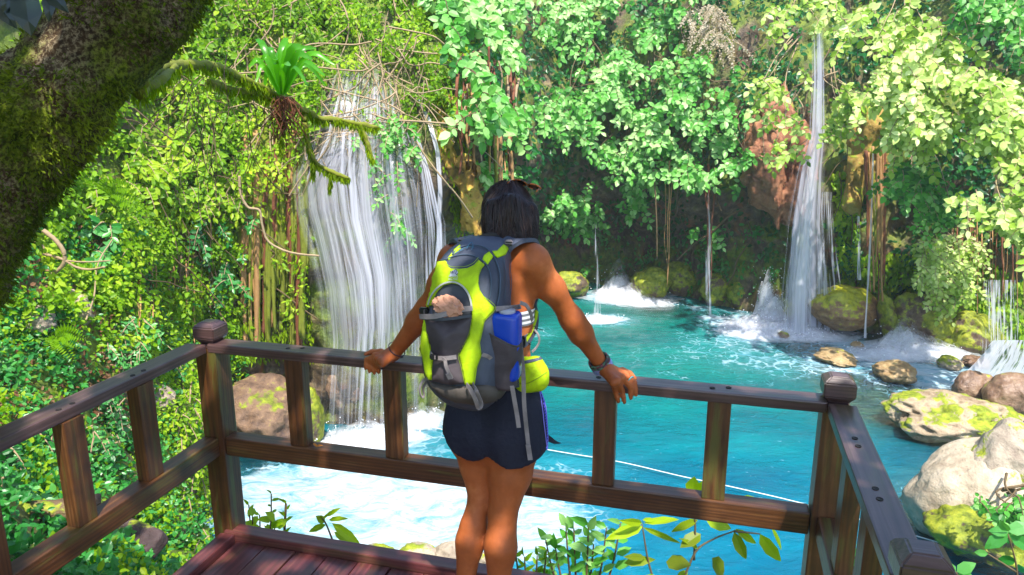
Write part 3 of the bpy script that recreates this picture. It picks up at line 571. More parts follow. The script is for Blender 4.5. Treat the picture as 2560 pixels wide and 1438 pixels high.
def sdf(prims, h, k=.02, pad=.03, noise=None):
    """prims: (a, b, ra, rb[, k[, M]]) tapered capsules, M squashes space round a"""
    lo = np.min([np.minimum(p[0], p[1])-max(p[2], p[3])*1.9 for p in prims], 0)-pad; hi = np.max([np.maximum(p[0], p[1])+max(p[2], p[3])*1.9 for p in prims], 0)+pad
    n = np.ceil((hi-lo)/h).astype(int)+1; D = np.full(n, .2, np.float32)
    for p in prims:
        a, b, ra, rb = p[:4]; kk = p[4] if len(p) > 4 and p[4] is not None else k; M = p[5] if len(p) > 5 else None
        R = max(ra, rb)*(1.9 if M is not None else 1)+kk+2*h
        i0 = np.maximum(((np.minimum(a, b)-R-lo)/h).astype(int), 0); i1 = np.minimum(((np.maximum(a, b)+R-lo)/h).astype(int)+2, n)
        ax = [lo[d]+np.arange(i0[d], i1[d])*h for d in range(3)]; X = np.stack(np.meshgrid(*ax, indexing='ij'), -1)-a; ab = np.asarray(b, float)-a
        if M is not None: X = X@M.T; ab = M@ab
        t = np.clip((X@ab)/(ab@ab+1e-12), 0, 1); d = np.linalg.norm(X-t[..., None]*ab, axis=-1)-(ra+(rb-ra)*t)
        S = D[i0[0]:i1[0], i0[1]:i1[1], i0[2]:i1[2]]
        hh = np.clip(.5+.5*(S-d)/kk, 0, 1); S[...] = S*(1-hh)+d*hh-kk*hh*(1-hh)
    if noise is not None: D += noise(lo, n, h).astype(np.float32)
    return D, lo
def relax(V, F_, it=2, lam=.5):
    for _ in range(it):
        S = np.zeros_like(V); c = np.zeros(len(V))
        for i in range(4):
            np.add.at(S, F_[:, i], V[F_[:, (i+1) % 4]]); np.add.at(c, F_[:, i], 1)
            np.add.at(S, F_[:, i], V[F_[:, (i-1) % 4]]); np.add.at(c, F_[:, i], 1)
        V = V*(1-lam)+lam*S/c[:, None]
    return V
# facing: across the railing, to the right and away
FA = np.array([.30, .954, 0]); RT = np.array([.954, -.30, 0]); ZZ = np.array([0, 0, 1.])
def squash(f=1., r=1., z=1.):            # stretch distances along facing/right/up by the given factors (>1 = thinner)
    B = np.stack([FA, RT, ZZ]); return B.T@np.diag([f, r, z])@B
def rp(px, p): return px*toPix(p)[2]/F   # a photo half-width in pixels -> units at that point
J = dict(
 lhip=P(1188, 1070, 2.10), rhip=P(1296, 1075, 2.05), lkn=P(1198, 1250, 2.06), rkn=P(1257, 1290, 2.01),
 lank=P(1156, 1520, 2.02), rank=P(1242, 1535, 1.98), waist=P(1250, 925, 2.10), ribs=P(1240, 800, 2.11), chest=P(1236, 705, 2.14),
 lsh=P(1133, 652, 2.20), rsh=P(1337, 655, 2.07), neck=P(1262, 610, 2.17), head=P(1274, 528, 2.22),
 lel=P(1068, 775, 2.30), rel=P(1431, 800, 2.14), lwr=P(984, 884, 2.36), rwr=P(1506, 916, 2.215))
J['lank'][2] = max(J['lank'][2], DZ+.065); J['rank'][2] = max(J['rank'][2], DZ+.065)
def R_(k, px): return rp(px, J[k])
pr_ = []
def cone(a, b, ra, rb, k=None, M=None): pr_.append((np.asarray(a, float), np.asarray(b, float), ra, rb, k, M))
# torso
cone(J['waist']-ZZ*.02, J['ribs'], R_('waist', 76), R_('ribs', 84), .05, squash(1.45))
cone(J['ribs'], J['chest'], R_('ribs', 84), R_('chest', 98), .05, squash(1.5))
cone(J['chest']-RT*.045+ZZ*.015, J['chest']+RT*.045+ZZ*.015, .085, .085, .05, squash(1.35))
cone(J['waist']-ZZ*.02, (J['lhip']+J['rhip'])/2+ZZ*.02, R_('waist', 76), .118, .05, squash(1.35))
cone(J['lhip']-FA*.03, J['rhip']-FA*.03, .077, .077, .05, squash(1., 1., .85))
for s in ('l', 'r'):
    sg = -1 if s == 'l' else 1
    cone(J['chest']+RT*.03*sg+ZZ*.02, J[s+'sh']-RT*.012*sg, .055, R_(s+'sh', 38), .04)           # shoulder girdle
    cone(J['neck']+ZZ*.01, J[s+'sh']+ZZ*.008-RT*.02*sg, .033, .028, .05)                      # trapezius
    m = J[s+'sh']*.55+J[s+'el']*.45
    cone(J[s+'sh'], m, R_(s+'sh', 36), R_(s+'el', 29), .03); cone(m, J[s+'el'], R_(s+'el', 29), R_(s+'el', 26), .03)
    m = J[s+'el']*.74+J[s+'wr']*.26
    cone(J[s+'el'], m, R_(s+'el', 26), R_(s+'wr', 26), .035); cone(m, J[s+'wr'], R_(s+'wr', 26), R_(s+'wr', 17), .03)
    cone(J[s+'el']-FA*.012-ZZ*.004, J[s+'el']-FA*.014+ZZ*.004, .012, .010, .015)       # point of the elbow
    # legs
    th = J[s+'hip']*.5+J[s+'kn']*.5; q_ = (58, 42, 28, 34) if s == 'l' else (64, 51, 36, 40)
    cone(J[s+'hip'], th, R_(s+'hip', q_[0]), R_(s+'kn', q_[1]), .03); cone(th, J[s+'kn']+ZZ*.01, R_(s+'kn', q_[1]), R_(s+'kn', q_[2]), .02)
    cf = P(1175, 1352, 2.025) if s == 'l' else P(1252, 1368, 1.985)
    cone(J[s+'kn'], cf, R_(s+'kn', q_[2]), R_(s+'kn', q_[3]), .012); cone(cf, J[s+'ank'], R_(s+'kn', q_[3]), R_(s+'ank', 16), .012)
    cone(J[s+'kn']*.8+J[s+'ank']*.2-FA*.024+RT*.012, cf-ZZ*.03-FA*.006+RT*.012, .018, .018, .03); cone(J[s+'kn']*.8+J[s+'ank']*.2-FA*.024-RT*.012, cf-ZZ*.03-FA*.006-RT*.012, .018, .018, .03)
    cone(J[s+'kn']+FA*.018, J[s+'kn']+FA*.02-ZZ*.03, .026, .024, .02)
    # foot: heel, instep, toes
    an = J[s+'ank']; fz = DZ+.026; heel = np.array([an[0], an[1], 0])-FA*.02+ZZ*fz; ball = heel+FA*.145+RT*.012*sg
    cone(an, heel, R_('rank', 20), .027, .02); cone(heel, ball, .025, .03, .03, squash(1, 1, 1.25)); cone(an+FA*.01-ZZ*.02, ball, .024, .022, .03)
    for q in range(5):
        tb = ball+RT*(q-2)*.0135*sg*-1+FA*(.01-.004*q)+ZZ*-.008; cone(tb, tb+FA*(.034-.004*q), .009-.0006*q, .008-.0006*q, .006)
# shoulder blades and spine groove
cone(J['chest']-FA*.055+RT*.075+ZZ*.02, J['chest']-FA*.06+RT*.055-ZZ*.07, .024, .016, .03); cone(J['chest']-FA*.055-RT*.075+ZZ*.02, J['chest']-FA*.06-RT*.055-ZZ*.07, .024, .016, .03)
# neck and head (leaning forward), face, ears
HD = J['head']; hf = norm(FA*.93-ZZ*.33); hu = norm(ZZ*.93+FA*.33)
cone(J['neck']-ZZ*.05, HD-hu*.02-hf*.01, .042, .043, .03)
cone(HD-hf*.012, HD+hf*.018+hu*.01, .068, .062, .03); cone(HD+hf*.03-hu*.035, HD+hf*.036-hu*.052, .040, .028, .03)
cone(HD+hf*.078-hu*.002, HD+hf*.088-hu*.024, .006, .010, .010)                             # nose
cone(HD+hf*.070-hu*.046-RT*.012, HD+hf*.070-hu*.046+RT*.012, .006, .006, .006)               # lips
cone(HD+hf*.068-hu*.052-RT*.009, HD+hf*.068-hu*.052+RT*.009, .006, .006, .005)
for sg in (-1, 1): cone(HD+RT*.064*sg+hu*.008, HD+RT*.066*sg-hu*.016, .011, .007, .006); cone(HD+hf*.066+RT*.026*sg+hu*.016, HD+hf*.064+RT*.036*sg+hu*.014, .007, .006, .01)
# hands
def hpt(px, py, v=None, z=None):
    d = ray(px, py)
    if z is not None: return PZ(px, py, z)
    s = ((O_+VD*v-CAM)@VD)/(d@VD); return CAM+d*s
def hand(wr, mcp, pip, tip, th, pal):
    c = sum(mcp)/4
    for i, m in enumerate(mcp):
        cone(wr*.8+c*.2+(m-c)*.35, m, .0155, .0112, .012)
        cone(m, pip[i], .0098, .0088, .006); md = pip[i]*.45+tip[i]*.55+norm(tip[i]-pip[i])*0; cone(pip[i], md, .0088, .0078, .004); cone(md, tip[i], .0078, .0066, .004)
        cone(m+ZZ*.003, m+ZZ*.0035, .0085, .0085, .006)
    cone(wr, wr*.6+c*.4, .021, .019, .015, None)
    cone(wr*.62+c*.38+pal, th[0], .014, .0115, .012); cone(th[0], th[1], .0108, .0098, .006); cone(th[1], th[2], .0096, .0070, .005)
FV = -.011
lw = J['lwr']
hand(lw, [PZ(938, 890, 1.030), PZ(944, 897, 1.030), PZ(951, 904, 1.028), PZ(958, 910, 1.024)],
     [hpt(917, 899, -.008), hpt(925, 904, -.010), hpt(934, 910, -.012), hpt(944, 917, -.014)],
     [hpt(914, 921, FV), hpt(924, 929, FV), hpt(936, 933, FV), hpt(947, 931, FV)], [PZ(953, 880, 1.017), PZ(930, 880, 1.013), PZ(913, 886, 1.010)], VD*.012-ZZ*.012)
rw = J['rwr']
hand(rw, [PZ(1562, 936, 1.026), PZ(1555, 945, 1.030), PZ(1544, 953, 1.028), PZ(1533, 958, 1.022)],
     [hpt(1586, 957, -.006), hpt(1576, 968, -.010), hpt(1555, 976, -.013), hpt(1538, 977, -.015)],
     [hpt(1590, 987, FV), hpt(1577, 996, FV), hpt(1561, 1006, FV), hpt(1546, 1004, FV)], [PZ(1556, 927, 1.018), PZ(1574, 934, 1.013), PZ(1588, 947, 1.009)], VD*.012-ZZ*.012)
BODYPR = pr_
h_ = .0046
D, lo = sdf(pr_, h_, .02); Vb, Fb = surf_nets(D, lo, h_)
# the hands again at a finer step would break the one surface; relax lightly instead
Vb = relax(Vb, Fb, 1, .35)
def m_skin():
    t = NT('tanned_skin'); co = t.coord(); n1 = t.noise(co, 6, 4, .6); n2 = t.noise(co, 60, 4, .6)
    fr_ = t.mr(t.noise(co, 95, 2), .70, .76); col = t.ramp(t.math('ADD', t.math('MULTIPLY', n1, .75), t.math('MULTIPLY', n2, .25)), [(.36, (.31, .078, .020)), (.55, (.42, .112, .030)), (.66, (.52, .165, .055))]); col = t.mix(t.math('MULTIPLY', fr_, .35), col, (.16, .05, .02))
    return t.done(t.pbr(col, t.mr(n1, .3, .7, .48, .66), t.bump(t.math('ADD', t.noise(co, 130, 4, .6), t.math('MULTIPLY', t.noise(co, 22, 3, .6), 1.2)), .28, .004), Subsurface_Weight=.12, Subsurface_Scale=.02, Specular_IOR_Level=.3))
body = thing('person', 'woman with long dark hair in navy shorts, leaning both hands on the railing', 'person', ((J['lank']+J['rank'])/2*[1, 1, 0]+[0, 0, DZ]))
skin = mk('body', Vb, [Fb], m_skin(), body)
# eyes
for sg in (-1, 1):
    bm = bmesh.new(); bmesh.ops.create_uvsphere(bm, u_segments=12, v_segments=8, radius=.009, matrix=Matrix.Translation(Vector(HD+hf*.062+RT*.027*sg+hu*.004)))
    me = bpy.data.meshes.new('eye'); bm.to_mesh(me); bm.free(); o = bpy.data.objects.new('eye', me); COL.objects.link(o); me.materials.append(m_plain('eye_white', (.7, .68, .65), .2)); adopt(o, body)
# ---- shorts
M_NAVY = m_plain('navy_jersey', (.0025, .0032, .016), .8, 60, .5)
sp = []
for s in ('l', 'r'):
    sg = -1 if s == 'l' else 1; hp = J[s+'hip']; kn = J[s+'kn']
    sp.append((hp+ZZ*.05-RT*.008*sg-FA*.012, hp*.52+kn*.48+RT*.012*sg-FA*.008, .092, .098, .03))
top_ = (J['lhip']+J['rhip'])/2
sp.append((top_+ZZ*.10-RT*.03, top_+ZZ*.10+RT*.03, .098, .098, .04, squash(1.15))); sp.append((top_-FA*.03-RT*.055, top_-FA*.03+RT*.055, .088, .088, .04))
hs = .006; D, lo = sdf(sp, hs, .03)
ix = np.stack(np.meshgrid(*[lo[d]+np.arange(D.shape[d])*hs for d in range(3)], indexing='ij'), -1)
lat = (ix-top_)@RT; fa = (ix-top_)@FA
# curved tulip hem: each leg hangs low in the middle and rises to the crotch and to the side seam
zc = PZ(1232, 1118, 0) if False else P(1232, 1120, 2.02)[2]; zl = P(1180, 1152, 1.98)[2]; zr = P(1285, 1165, 1.95)[2]
L1_ = (P(1178, 1120, 2.0)-top_)@RT; R1_ = (P(1300, 1130, 2.0)-top_)@RT; Lc = (P(1229, 1120, 2.0)-top_)@RT
hem = np.where(lat < Lc, zl+(zc-zl)*np.clip(np.abs(lat-L1_)/abs(Lc-L1_), 0, 1.5)**2.2, zr+(zc-zr)*np.clip(np.abs(lat-R1_)/abs(Lc-R1_), 0, 1.3)**2.4)
hem = hem+np.clip(fa, 0, 1)*.05+.003*np.sin(lat*50)
pleat = .0022*np.sin(lat*75+ix[..., 2]*22)*np.clip((1.0-ix[..., 2])*8, 0, 1)
D = np.maximum(D+pleat, hem-ix[..., 2]); D = np.maximum(D, ix[..., 2]-(P(1300, 955, 2.05)[2]))
Vs, Fs_ = surf_nets(D, lo, hs); Vs = relax(Vs, Fs_, 1, .4)
shorts = mk('shorts', Vs, [Fs_], M_NAVY, body)
sh_bvh = BVHTree.FromPolygons([tuple(v) for v in Vs], [tuple(int(i) for i in f) for f in Fs_])
body_bvh = BVHTree.FromPolygons([tuple(v) for v in Vb], [tuple(int(i) for i in f) for f in Fb])
def onto(bvh, px, py, off=.003, cx=None, cy=None):
    """first surface point on the line of sight through a photo point; slides towards (cx, cy) when it misses"""
    for k in range(60):
        d = Vector(ray(px, py)).normalized(); h = bvh.ray_cast(Vector(CAM), d, 6)
        if h[0] is not None:
            n = h[1] if h[1].dot(d) < 0 else -h[1]
            return np.array(h[0])+np.array(n)*off, np.array(n)
        if cx is None: return None
        l = math.hypot(cx-px, cy-py)+1e-6; px += (cx-px)/l*1.5; py += (cy-py)/l*1.5
    return None
def strip_on(bvh, pix, wpx, off=.003, n=6, th=.001, lift=0.):
    pts, nr = [], []
    pix = crs(np.array(pix, float), 4); cx, cy = pix.mean(0)
    for x, y in pix:
        r = onto(bvh, x, y, off+lift, 1240, y)
        if r is not None: pts.append(r[0]); nr.append(r[1])
    pts = np.array(pts); nr = np.array(nr)
    for _ in range(3): pts[1:-1] = (pts[:-2]+2*pts[1:-1]+pts[2:])/4; nr[1:-1] = norm(nr[:-2]+nr[1:-1]+nr[2:])
    wd = wpx*toPix(pts.mean(0))[2]/F
    return ribbon(pts, wd, nr, th, n=2)
def trim(name, bvh, pix, wpx, mat, parent, **kw):
    V_, F_ = strip_on(bvh, pix, wpx, **kw); m = MB(); m.add(V_, F_); return m.build(name, mat, parent, False)
t = NT('blue_violet_trim'); c = t.coord(); w_ = t.n('TexWave', bands_direction='Z'); t.L(c, w_.inputs[0]); w_.inputs['Scale'].default_value = 38
M_TRIM = t.done(t.pbr(t.ramp(w_.outputs[1], [(.35, (.02, .02, .25)), (.6, (.13, .11, .75))]), .6))
M_TRIM2 = m_plain('pale_violet_piping', (.22, .2, .72), .6)
a0 = [(1353, 972), (1361, 1020), (1366, 1070), (1374, 1124)]
trim('side_stripe', sh_bvh, a0, 11, M_TRIM, shorts, off=.002)
trim('piping', sh_bvh, [(x-7, y) for x, y in a0], 2, M_TRIM2, shorts, off=.003); trim('piping', sh_bvh, [(x+7, y-2) for x, y in a0], 2.2, M_TRIM2, shorts, off=.003)
V_, F_ = ribbon([P(1362, 1092, 2.03), P(1374, 1098, 2.03), P(1388, 1106, 2.03), P(1402, 1108, 2.035)], [.022, .014, .002], [0, -1, .3]); m = MB(); m.add(V_, F_); m.build('hem_flap', M_NAVY, shorts, False)
# ---- bikini band round the ribs (from the body surface)
def band(z0, z1, off, tilt=0.):
    fc = Vb[Fb].mean(1); rel = fc-J['ribs']; ok = (fc[:, 2] > z0+rel@RT*tilt) & (fc[:, 2] < z1+rel@RT*tilt) & (np.hypot(rel@RT, rel@FA) < .14)
    f = Fb[ok]; u, inv = np.unique(f, return_inverse=True); f = inv.reshape(f.shape); v = Vb[u]
    vn_ = v-J['ribs']; vn_ = vn_-np.outer(vn_@ZZ, ZZ); vn_ = norm(vn_)
    return v+vn_*off, f
zb = onto(body_bvh, 1318, 793, 0, 1290, 793)[0][2]
v_, f_ = band(zb-.022, zb+.02, .004)
t = NT('silver_striped_fabric'); w_ = t.n('TexWave', bands_direction='Z'); t.L(t.coord(), w_.inputs[0]); w_.inputs['Scale'].default_value = 22
mk('bikini_band', v_, [f_], t.done(t.pbr(t.ramp(w_.outputs[1], [(.4, (.12, .13, .15)), (.6, (.6, .62, .66))]), .4)), body)
# ---- hair: cap and falling mass, then strands
hp_ = []
def hc(a, b, ra, rb, k=.03, M=None): hp_.append((np.asarray(a, float), np.asarray(b, float), ra, rb, k, M))
hc(HD-hf*.012+hu*.018, HD+hf*.006+hu*.02, .065, .060)
hY = 2.135
for (x0, y0, x1, y1, r0, r1) in [(1242, 520, 1232, 600, 27, 19), (1262, 520, 1256, 606, 30, 26), (1290, 515, 1294, 602, 31, 26), (1309, 525, 1318, 598, 24, 17), (1228, 548, 1220, 607, 13, 8), (1320, 535, 1332, 600, 17, 9)]:
    a = P(x0, y0, hY+.01); b = P(x1, y1, hY-.02 if y1 > 580 else hY); hc(a, b, rp(r0, a), rp(r1, b), .025, squash(1.25))
for sg in (-1, 1): hc(HD+RT*.050*sg, HD+RT*.056*sg-ZZ*.12+FA*.02, .026, .02, .03)
def hnoise(lo, n, h):
    X = np.stack(np.meshgrid(*[lo[d]+np.arange(n[d])*h for d in range(3)], indexing='ij'), -1)
    return fbm(X*[26, 26, 5.], 2, 77)*.015+fbm(X*[70, 70, 9.], 1, 78)*.005
D, lo = sdf(hp_, .005, .03, noise=hnoise); Vh, Fh = surf_nets(D, lo, .005); Vh = relax(Vh, Fh, 2, .5)
t = NT('dark_brown_hair'); hr_ = t.attr('rnd'); co = t.coord((40, 40, 4)); g = t.noise(co, 3, 4, .6)
hcol = t.ramp(t.math('ADD', t.math('MULTIPLY', g, .5), t.math('MULTIPLY', hr_, .5)), [(.2, (.008, .003, .0025)), (.6, (.028, .011, .008)), (.85, (.09, .038, .026)), (1, (.34, .18, .15))])
M_HAIR = t.done(t.pbr(hcol, .42, t.bump(g, .8, .006), Specular_IOR_Level=.4, Anisotropic=.5))
hair = mk('hair', Vh, [Fh], M_HAIR, body, attrs={'rnd': np.full(len(Vh), .1)})
hb = BVHTree.FromPolygons([tuple(v) for v in Vh], [tuple(int(i) for i in f) for f in Fh])
HS = MB(); unseen_crown = HD+hu*.075-hf*.015
for i in range(1500):
    az = rng.random()*6.283
    if math.sin(az) > .6: continue
    zend = HD[2]-.07-.10*rng.random()**.5; n = 13; sw = (rng.random()-.5)*1.1; off = .0006+.0032*rng.random()**2; el0 = 1.45-rng.random()*.9; pts = []
    for k in range(n):
        s = k/(n-1); a_ = az+sw*s*s
        if s < .4: el = el0*(1-s/.4); c = HD; dr = (RT*math.cos(a_)+FA*math.sin(a_))*math.cos(el)+ZZ*math.sin(el)
        else: c = HD+ZZ*((zend-HD[2])*(s-.4)/.6); dr = RT*math.cos(a_)+FA*math.sin(a_)
        h = hb.ray_cast(Vector(c+dr*.3), Vector(-dr), .32)
        if h[0] is None: break
        pts.append(np.array(h[0])+dr*(off+.006*s*s*rng.random()*(rng.random() < .3)))
    if len(pts) < 6: continue
    pts = np.array(pts)
    if np.linalg.norm(np.diff(pts, axis=0), axis=1).max() > .06: continue
    pts[1:-1] = (pts[:-2]+2*pts[1:-1]+pts[2:])/4
    HS.tube(crs(pts, 2), np.interp(np.linspace(0, 1, 2*(len(pts)-1)+1), [0, .5, 1], [.0016, .0019, .0004])*(.5+rng.random()), 3, rng.random()**1.6, cap=False)
for i in range(130):
    a = (rng.random()-.5)*3.6-1.57; c = HD+ZZ*(.06-.2*rng.random()); dr = RT*math.cos(a)+FA*math.sin(a); h = hb.ray_cast(Vector(c+dr*.3), Vector(-dr), .32)
    if h[0] is None: continue
    p0 = np.array(h[0]); q = [p0, p0+dr*.008+ZZ*-.02, p0+dr*(.012+.012*rng.random())+RT*rng.normal()*.008-ZZ*(.04+.03*rng.random())]; HS.tube(crs(q, 4), np.linspace(.0008, .0003, 9), 3, rng.random(), cap=False)
HS.build('strands', M_HAIR, hair)
# ---- bracelets and ring
def bangle(name, a, b, s, r, th, mat, squ=1.):
    d = norm(np.asarray(b)-a); c = a+(np.asarray(b)-a)*s; u = norm(np.cross(d, ZZ)); v = np.cross(u, d); an = np.arange(29)/28*6.2832
    pts = c+u*r*np.cos(an)[:, None]+v*r*np.sin(an)[:, None]; m = MB(); m.tube(pts, th, 6, cap=False); return m.build(name, mat, skin)
bangle('hair_tie', J['lel'], J['lwr'], .90, R_('lwr', 23), .0016, m_plain('dark_elastic', (.03, .015, .03), .6))
tb = NT('woven_threads'); vv = tb.n('TexVoronoi'); tb.L(tb.coord(), vv.inputs[0]); vv.inputs['Scale'].default_value = 190
M_BR = []
for i, st_ in enumerate([[(0, (.25, .03, .04)), (.5, (.03, .02, .03)), (1, (.1, .3, .15))], [(0, (.1, .03, .3)), (.5, (.35, .3, .6)), (1, (.02, .02, .08))], [(0, (.03, .05, .25)), (.5, (.3, .45, .7)), (1, (.2, .05, .3))]]):
    tb = NT(['red_woven_thread', 'violet_woven_thread', 'blue_woven_thread'][i]); vv = tb.n('TexVoronoi'); tb.L(tb.coord(), vv.inputs[0]); vv.inputs['Scale'].default_value = 150
    M_BR.append(tb.done(tb.pbr(tb.ramp(vv.outputs[1], st_), .7)))
for i, s in enumerate((.86, .90, .94, .975, 1.01)): bangle('bracelet', J['rel'], J['rwr'], s, R_('rwr', 24+(i % 2)), .0046, M_BR[(0, 0, 1, 2, 1)[i]])
rg = hpt(1582, 951, -.0); bangle('ring', PZ(1562, 936, 1.026), hpt(1586, 957, -.006), .62, .0108, .0022, m_plain('turquoise_silver', (.2, .6, .6), .2, Metallic=.5))
# sunglasses pushed up on the head
sg_ = thing('sunglasses', 'brown tortoiseshell sunglasses pushed up on top of the woman\'s dark hair', 'sunglasses', HD+hu*.09)
t = NT('tortoiseshell'); M_TORT = t.done(t.pbr(t.ramp(t.noise(t.coord(), 90, 3), [(.4, (.03, .01, .004)), (.6, (.5, .13, .02))]), .15))
gp = P(1318, 462, 2.22); gu = norm(RT*.8-ZZ*.25+FA*.2)
for k in (-1, 1):
    an = np.arange(25)/24*6.2832; cc = gp+gu*(.022*k)-gu*.0; nd = norm(hf*.5+ZZ*.9); w1 = gu; w2 = norm(np.cross(nd, gu))
    pts = cc+w1*.020*np.cos(an)[:, None]+w2*.016*np.sin(an)[:, None]; m = MB(); m.tube(pts, .0026, 5, cap=False); m.build('rim', M_TORT, sg_)
    m = MB(); rgp = cc+w1*.019*np.cos(an[:-1])[:, None]+w2*.015*np.sin(an[:-1])[:, None]; m.add(rgp, [np.arange(24)[None]]); m.build('lens', m_plain('dark_lens', (.02, .012, .01), .05), sg_, False)
    e = cc+w1*.021*k; m = MB(); m.tube([e, e-hf*.025-hu*.006, e-hf*.05-hu*.02], .002, 5); m.build('temple', M_TORT, sg_)
# ================================================================ backpack
PB = -FA                                                            # the pack's back looks this way
def m_cloth(name, col, rough=.75, weave=160, fold=5., fs=.35, var=.25, spec=.3):
    t = NT(name); co = t.coord(); n = t.noise(co, fold, 4, .6, .6); wv = t.noise(co, weave, 2)
    c = t.mix(t.mr(n, .35, .65), tuple(x*(1-var) for x in col), tuple(x*(1+var*.6) for x in col))
    return t.done(t.pbr(c, rough, t.bump(t.math('ADD', n, t.math('MULTIPLY', wv, .05)), fs, .02), Specular_IOR_Level=spec))
M_GREY = m_cloth('slate_blue_nylon', (.062, .072, .105), .55, fold=9); M_BROWN = m_cloth('taupe_mesh_nylon', (.062, .048, .055), .6, fold=9); M_DGREY = m_cloth('dark_grey_nylon', (.045, .05, .062), .6)
M_LIME = m_cloth('lime_nylon', (.42, .60, .005), .75, fold=14, fs=.4, var=.22); M_STRAP = m_cloth('grey_webbing', (.27, .23, .23), .8, 300, 20, .15); M_BLACK = m_plain('black_plastic', (.01, .01, .012), .35)
M_PIPE = m_plain('blue_grey_piping', (.05, .075, .12), .6); M_TAUPE = m_cloth('brown_grey_nylon', (.085, .07, .06), .7)
M_SEAM = m_plain('lime_seam', (.25, .36, .01), .7)
pack = thing('backpack', 'slate grey and lime green hiking backpack worn on the woman\'s back', 'backpack', P(1180, 1010, 1.95))
SL = [  # photo y, left x, right x, centre depth Y, half depth
 (592, 1185, 1240, 2.075, .016), (597, 1160, 1262, 2.07, .032), (606, 1146, 1272, 2.06, .045), (625, 1118, 1278, 2.04, .060), (650, 1098, 1281, 2.02, .074), (685, 1085, 1281, 2.0, .084), (730, 1077, 1281, 1.985, .09), (780, 1066, 1283, 1.975, .094),
 (830, 1056, 1284, 1.965, .098), (880, 1051, 1284, 1.96, .1), (920, 1053, 1282, 1.955, .1), (950, 1064, 1278, 1.955, .098), (975, 1085, 1268, 1.96, .09), (995, 1110, 1250, 1.97, .076), (1008, 1140, 1230, 1.985, .055), (1014, 1165, 1212, 1.995, .03)]
SLi = crs(np.array(SL, float), 5); na = 64; an = np.arange(na)/na*2*math.pi; th_ = math.asin(.30)
ce, se = np.cos(an), np.sin(an); ex = .62
ux = np.sign(ce)*np.abs(ce)**ex; uy = np.sign(se)*np.abs(se)**ex
Vp = []
for (y, x0, x1, Yc, c) in SLi:
    C = P((x0+x1)/2, y, Yc); W = (x1-x0)/F*toPix(C)[2]; a = max((W/2-.62*c*math.sin(th_))/math.cos(th_), .008)
    Vp.append(C+RT*(ux*a)[:, None]+PB*(uy*c)[:, None])
Vp = np.array(Vp); ctr = Vp.mean(1, keepdims=True); dv = norm(Vp-ctr)
Vp = Vp+dv*(fbm(Vp*[14, 14, 9], 3, 41)*.006)[..., None]
m = MB(); m.add(Vp.reshape(-1, 3), [grid_faces(len(Vp), na, True), np.arange(na)[None, ::-1], (np.arange(na)+(len(Vp)-1)*na)[None]])
main = m.build('main_bag', M_GREY, pack)
pf = grid_faces(len(Vp), na, True); pk_bvh = BVHTree.FromPolygons([tuple(v) for v in Vp.reshape(-1, 3)], [tuple(int(i) for i in f) for f in pf])
def inpoly(x, y, poly):
    r = False; j = len(poly)-1
    for i in range(len(poly)):
        if (poly[i][1] > y) != (poly[j][1] > y) and x < (poly[j][0]-poly[i][0])*(y-poly[i][1])/(poly[j][1]-poly[i][1])+poly[i][0]: r = not r
        j = i
    return r
def panel(name, poly, mat, parent, off=.003, th=.004, bulge=0., step=5., bvh=None, seam=None, wrinkle=0.):
    """cloth panel cut to a photo outline and laid over the pack's surface, with real thickness"""
    bvh = bvh or pk_bvh
    pl = []
    for i in range(len(poly)):
        a, b = np.array(poly[i], float), np.array(poly[(i+1) % len(poly)], float); n = max(1, int(np.linalg.norm(b-a)/step))
        for k in range(n): pl.append(a+(b-a)*k/n)
    nb_ = len(pl); cxy = np.mean(pl, 0); xs = [p[0] for p in pl]; ys = [p[1] for p in pl]
    inn = []
    for y in np.arange(min(ys)+step*.6, max(ys), step):
        for x in np.arange(min(xs)+step*.6, max(xs), step):
            if inpoly(x, y, pl) and min((x-p[0])**2+(y-p[1])**2 for p in pl) > (step*.55)**2: inn.append(np.array([x, y]))
    pts = [Vector(p) for p in pl+inn]
    v2, _, fs, *_ = geometry.delaunay_2d_cdt(pts, [(i, (i+1) % nb_) for i in range(nb_)], [], 1, 1e-4)
    pos, nr = [], []
    for p in v2:
        r = onto(bvh, p.x, p.y, 0, cxy[0]*.3+1175*.7, p.y)
        if r is None: r = (P(p.x, p.y, 1.9), PB)
        pos.append(r[0]); nr.append(r[1])
    pos = np.array(pos); nr = np.array(nr); nr = norm(nr*.6+PB*.4)
    dist = np.array([min(math.hypot(p.x-q[0], p.y-q[1]) for q in pl) for p in v2]); bl = bulge*np.sqrt(np.clip(dist/(max(dist.max(), 1e-6)), 0, 1))
    wr = wrinkle*fbm(pos*[45, 45, 30], 2, 5)*np.clip(dist/6, 0, 1)
    top = pos+nr*(off+th*.5*np.clip(dist/3, 0, 1)[:, None]+bl[:, None]+wr[:, None]); bot = pos-nr*.004
    n = len(pos); tri = [tuple(f) for f in fs if all(0 <= i < n for i in f)]
    ed = {}
    for f in tri:
        for i in range(len(f)):
            a, b = f[i], f[(i+1) % len(f)]
            if (b, a) in ed: del ed[(b, a)]
            else: ed[(a, b)] = 1
    q = [(b, a, a+n, b+n) for a, b in ed]
    o = mk(name, np.vstack([top, bot]), [np.array(tri)]+([np.array(q)] if q else []), mat, parent, True)
    return o
def cord(name, pix, rpx, mat, parent, bvh=None, off=.004, **kw):
    pts = []
    for x, y in crs(np.array(pix, float), 5):
        r = onto(bvh or pk_bvh, x, y, off, 1185, y)
        if r: pts.append(r[0])
    pts = np.array(pts); pts[1:-1] = (pts[:-2]+2*pts[1:-1]+pts[2:])/4; m = MB(); m.tube(pts, rp(rpx, pts.mean(0)), 6); return m.build(name, mat, parent)
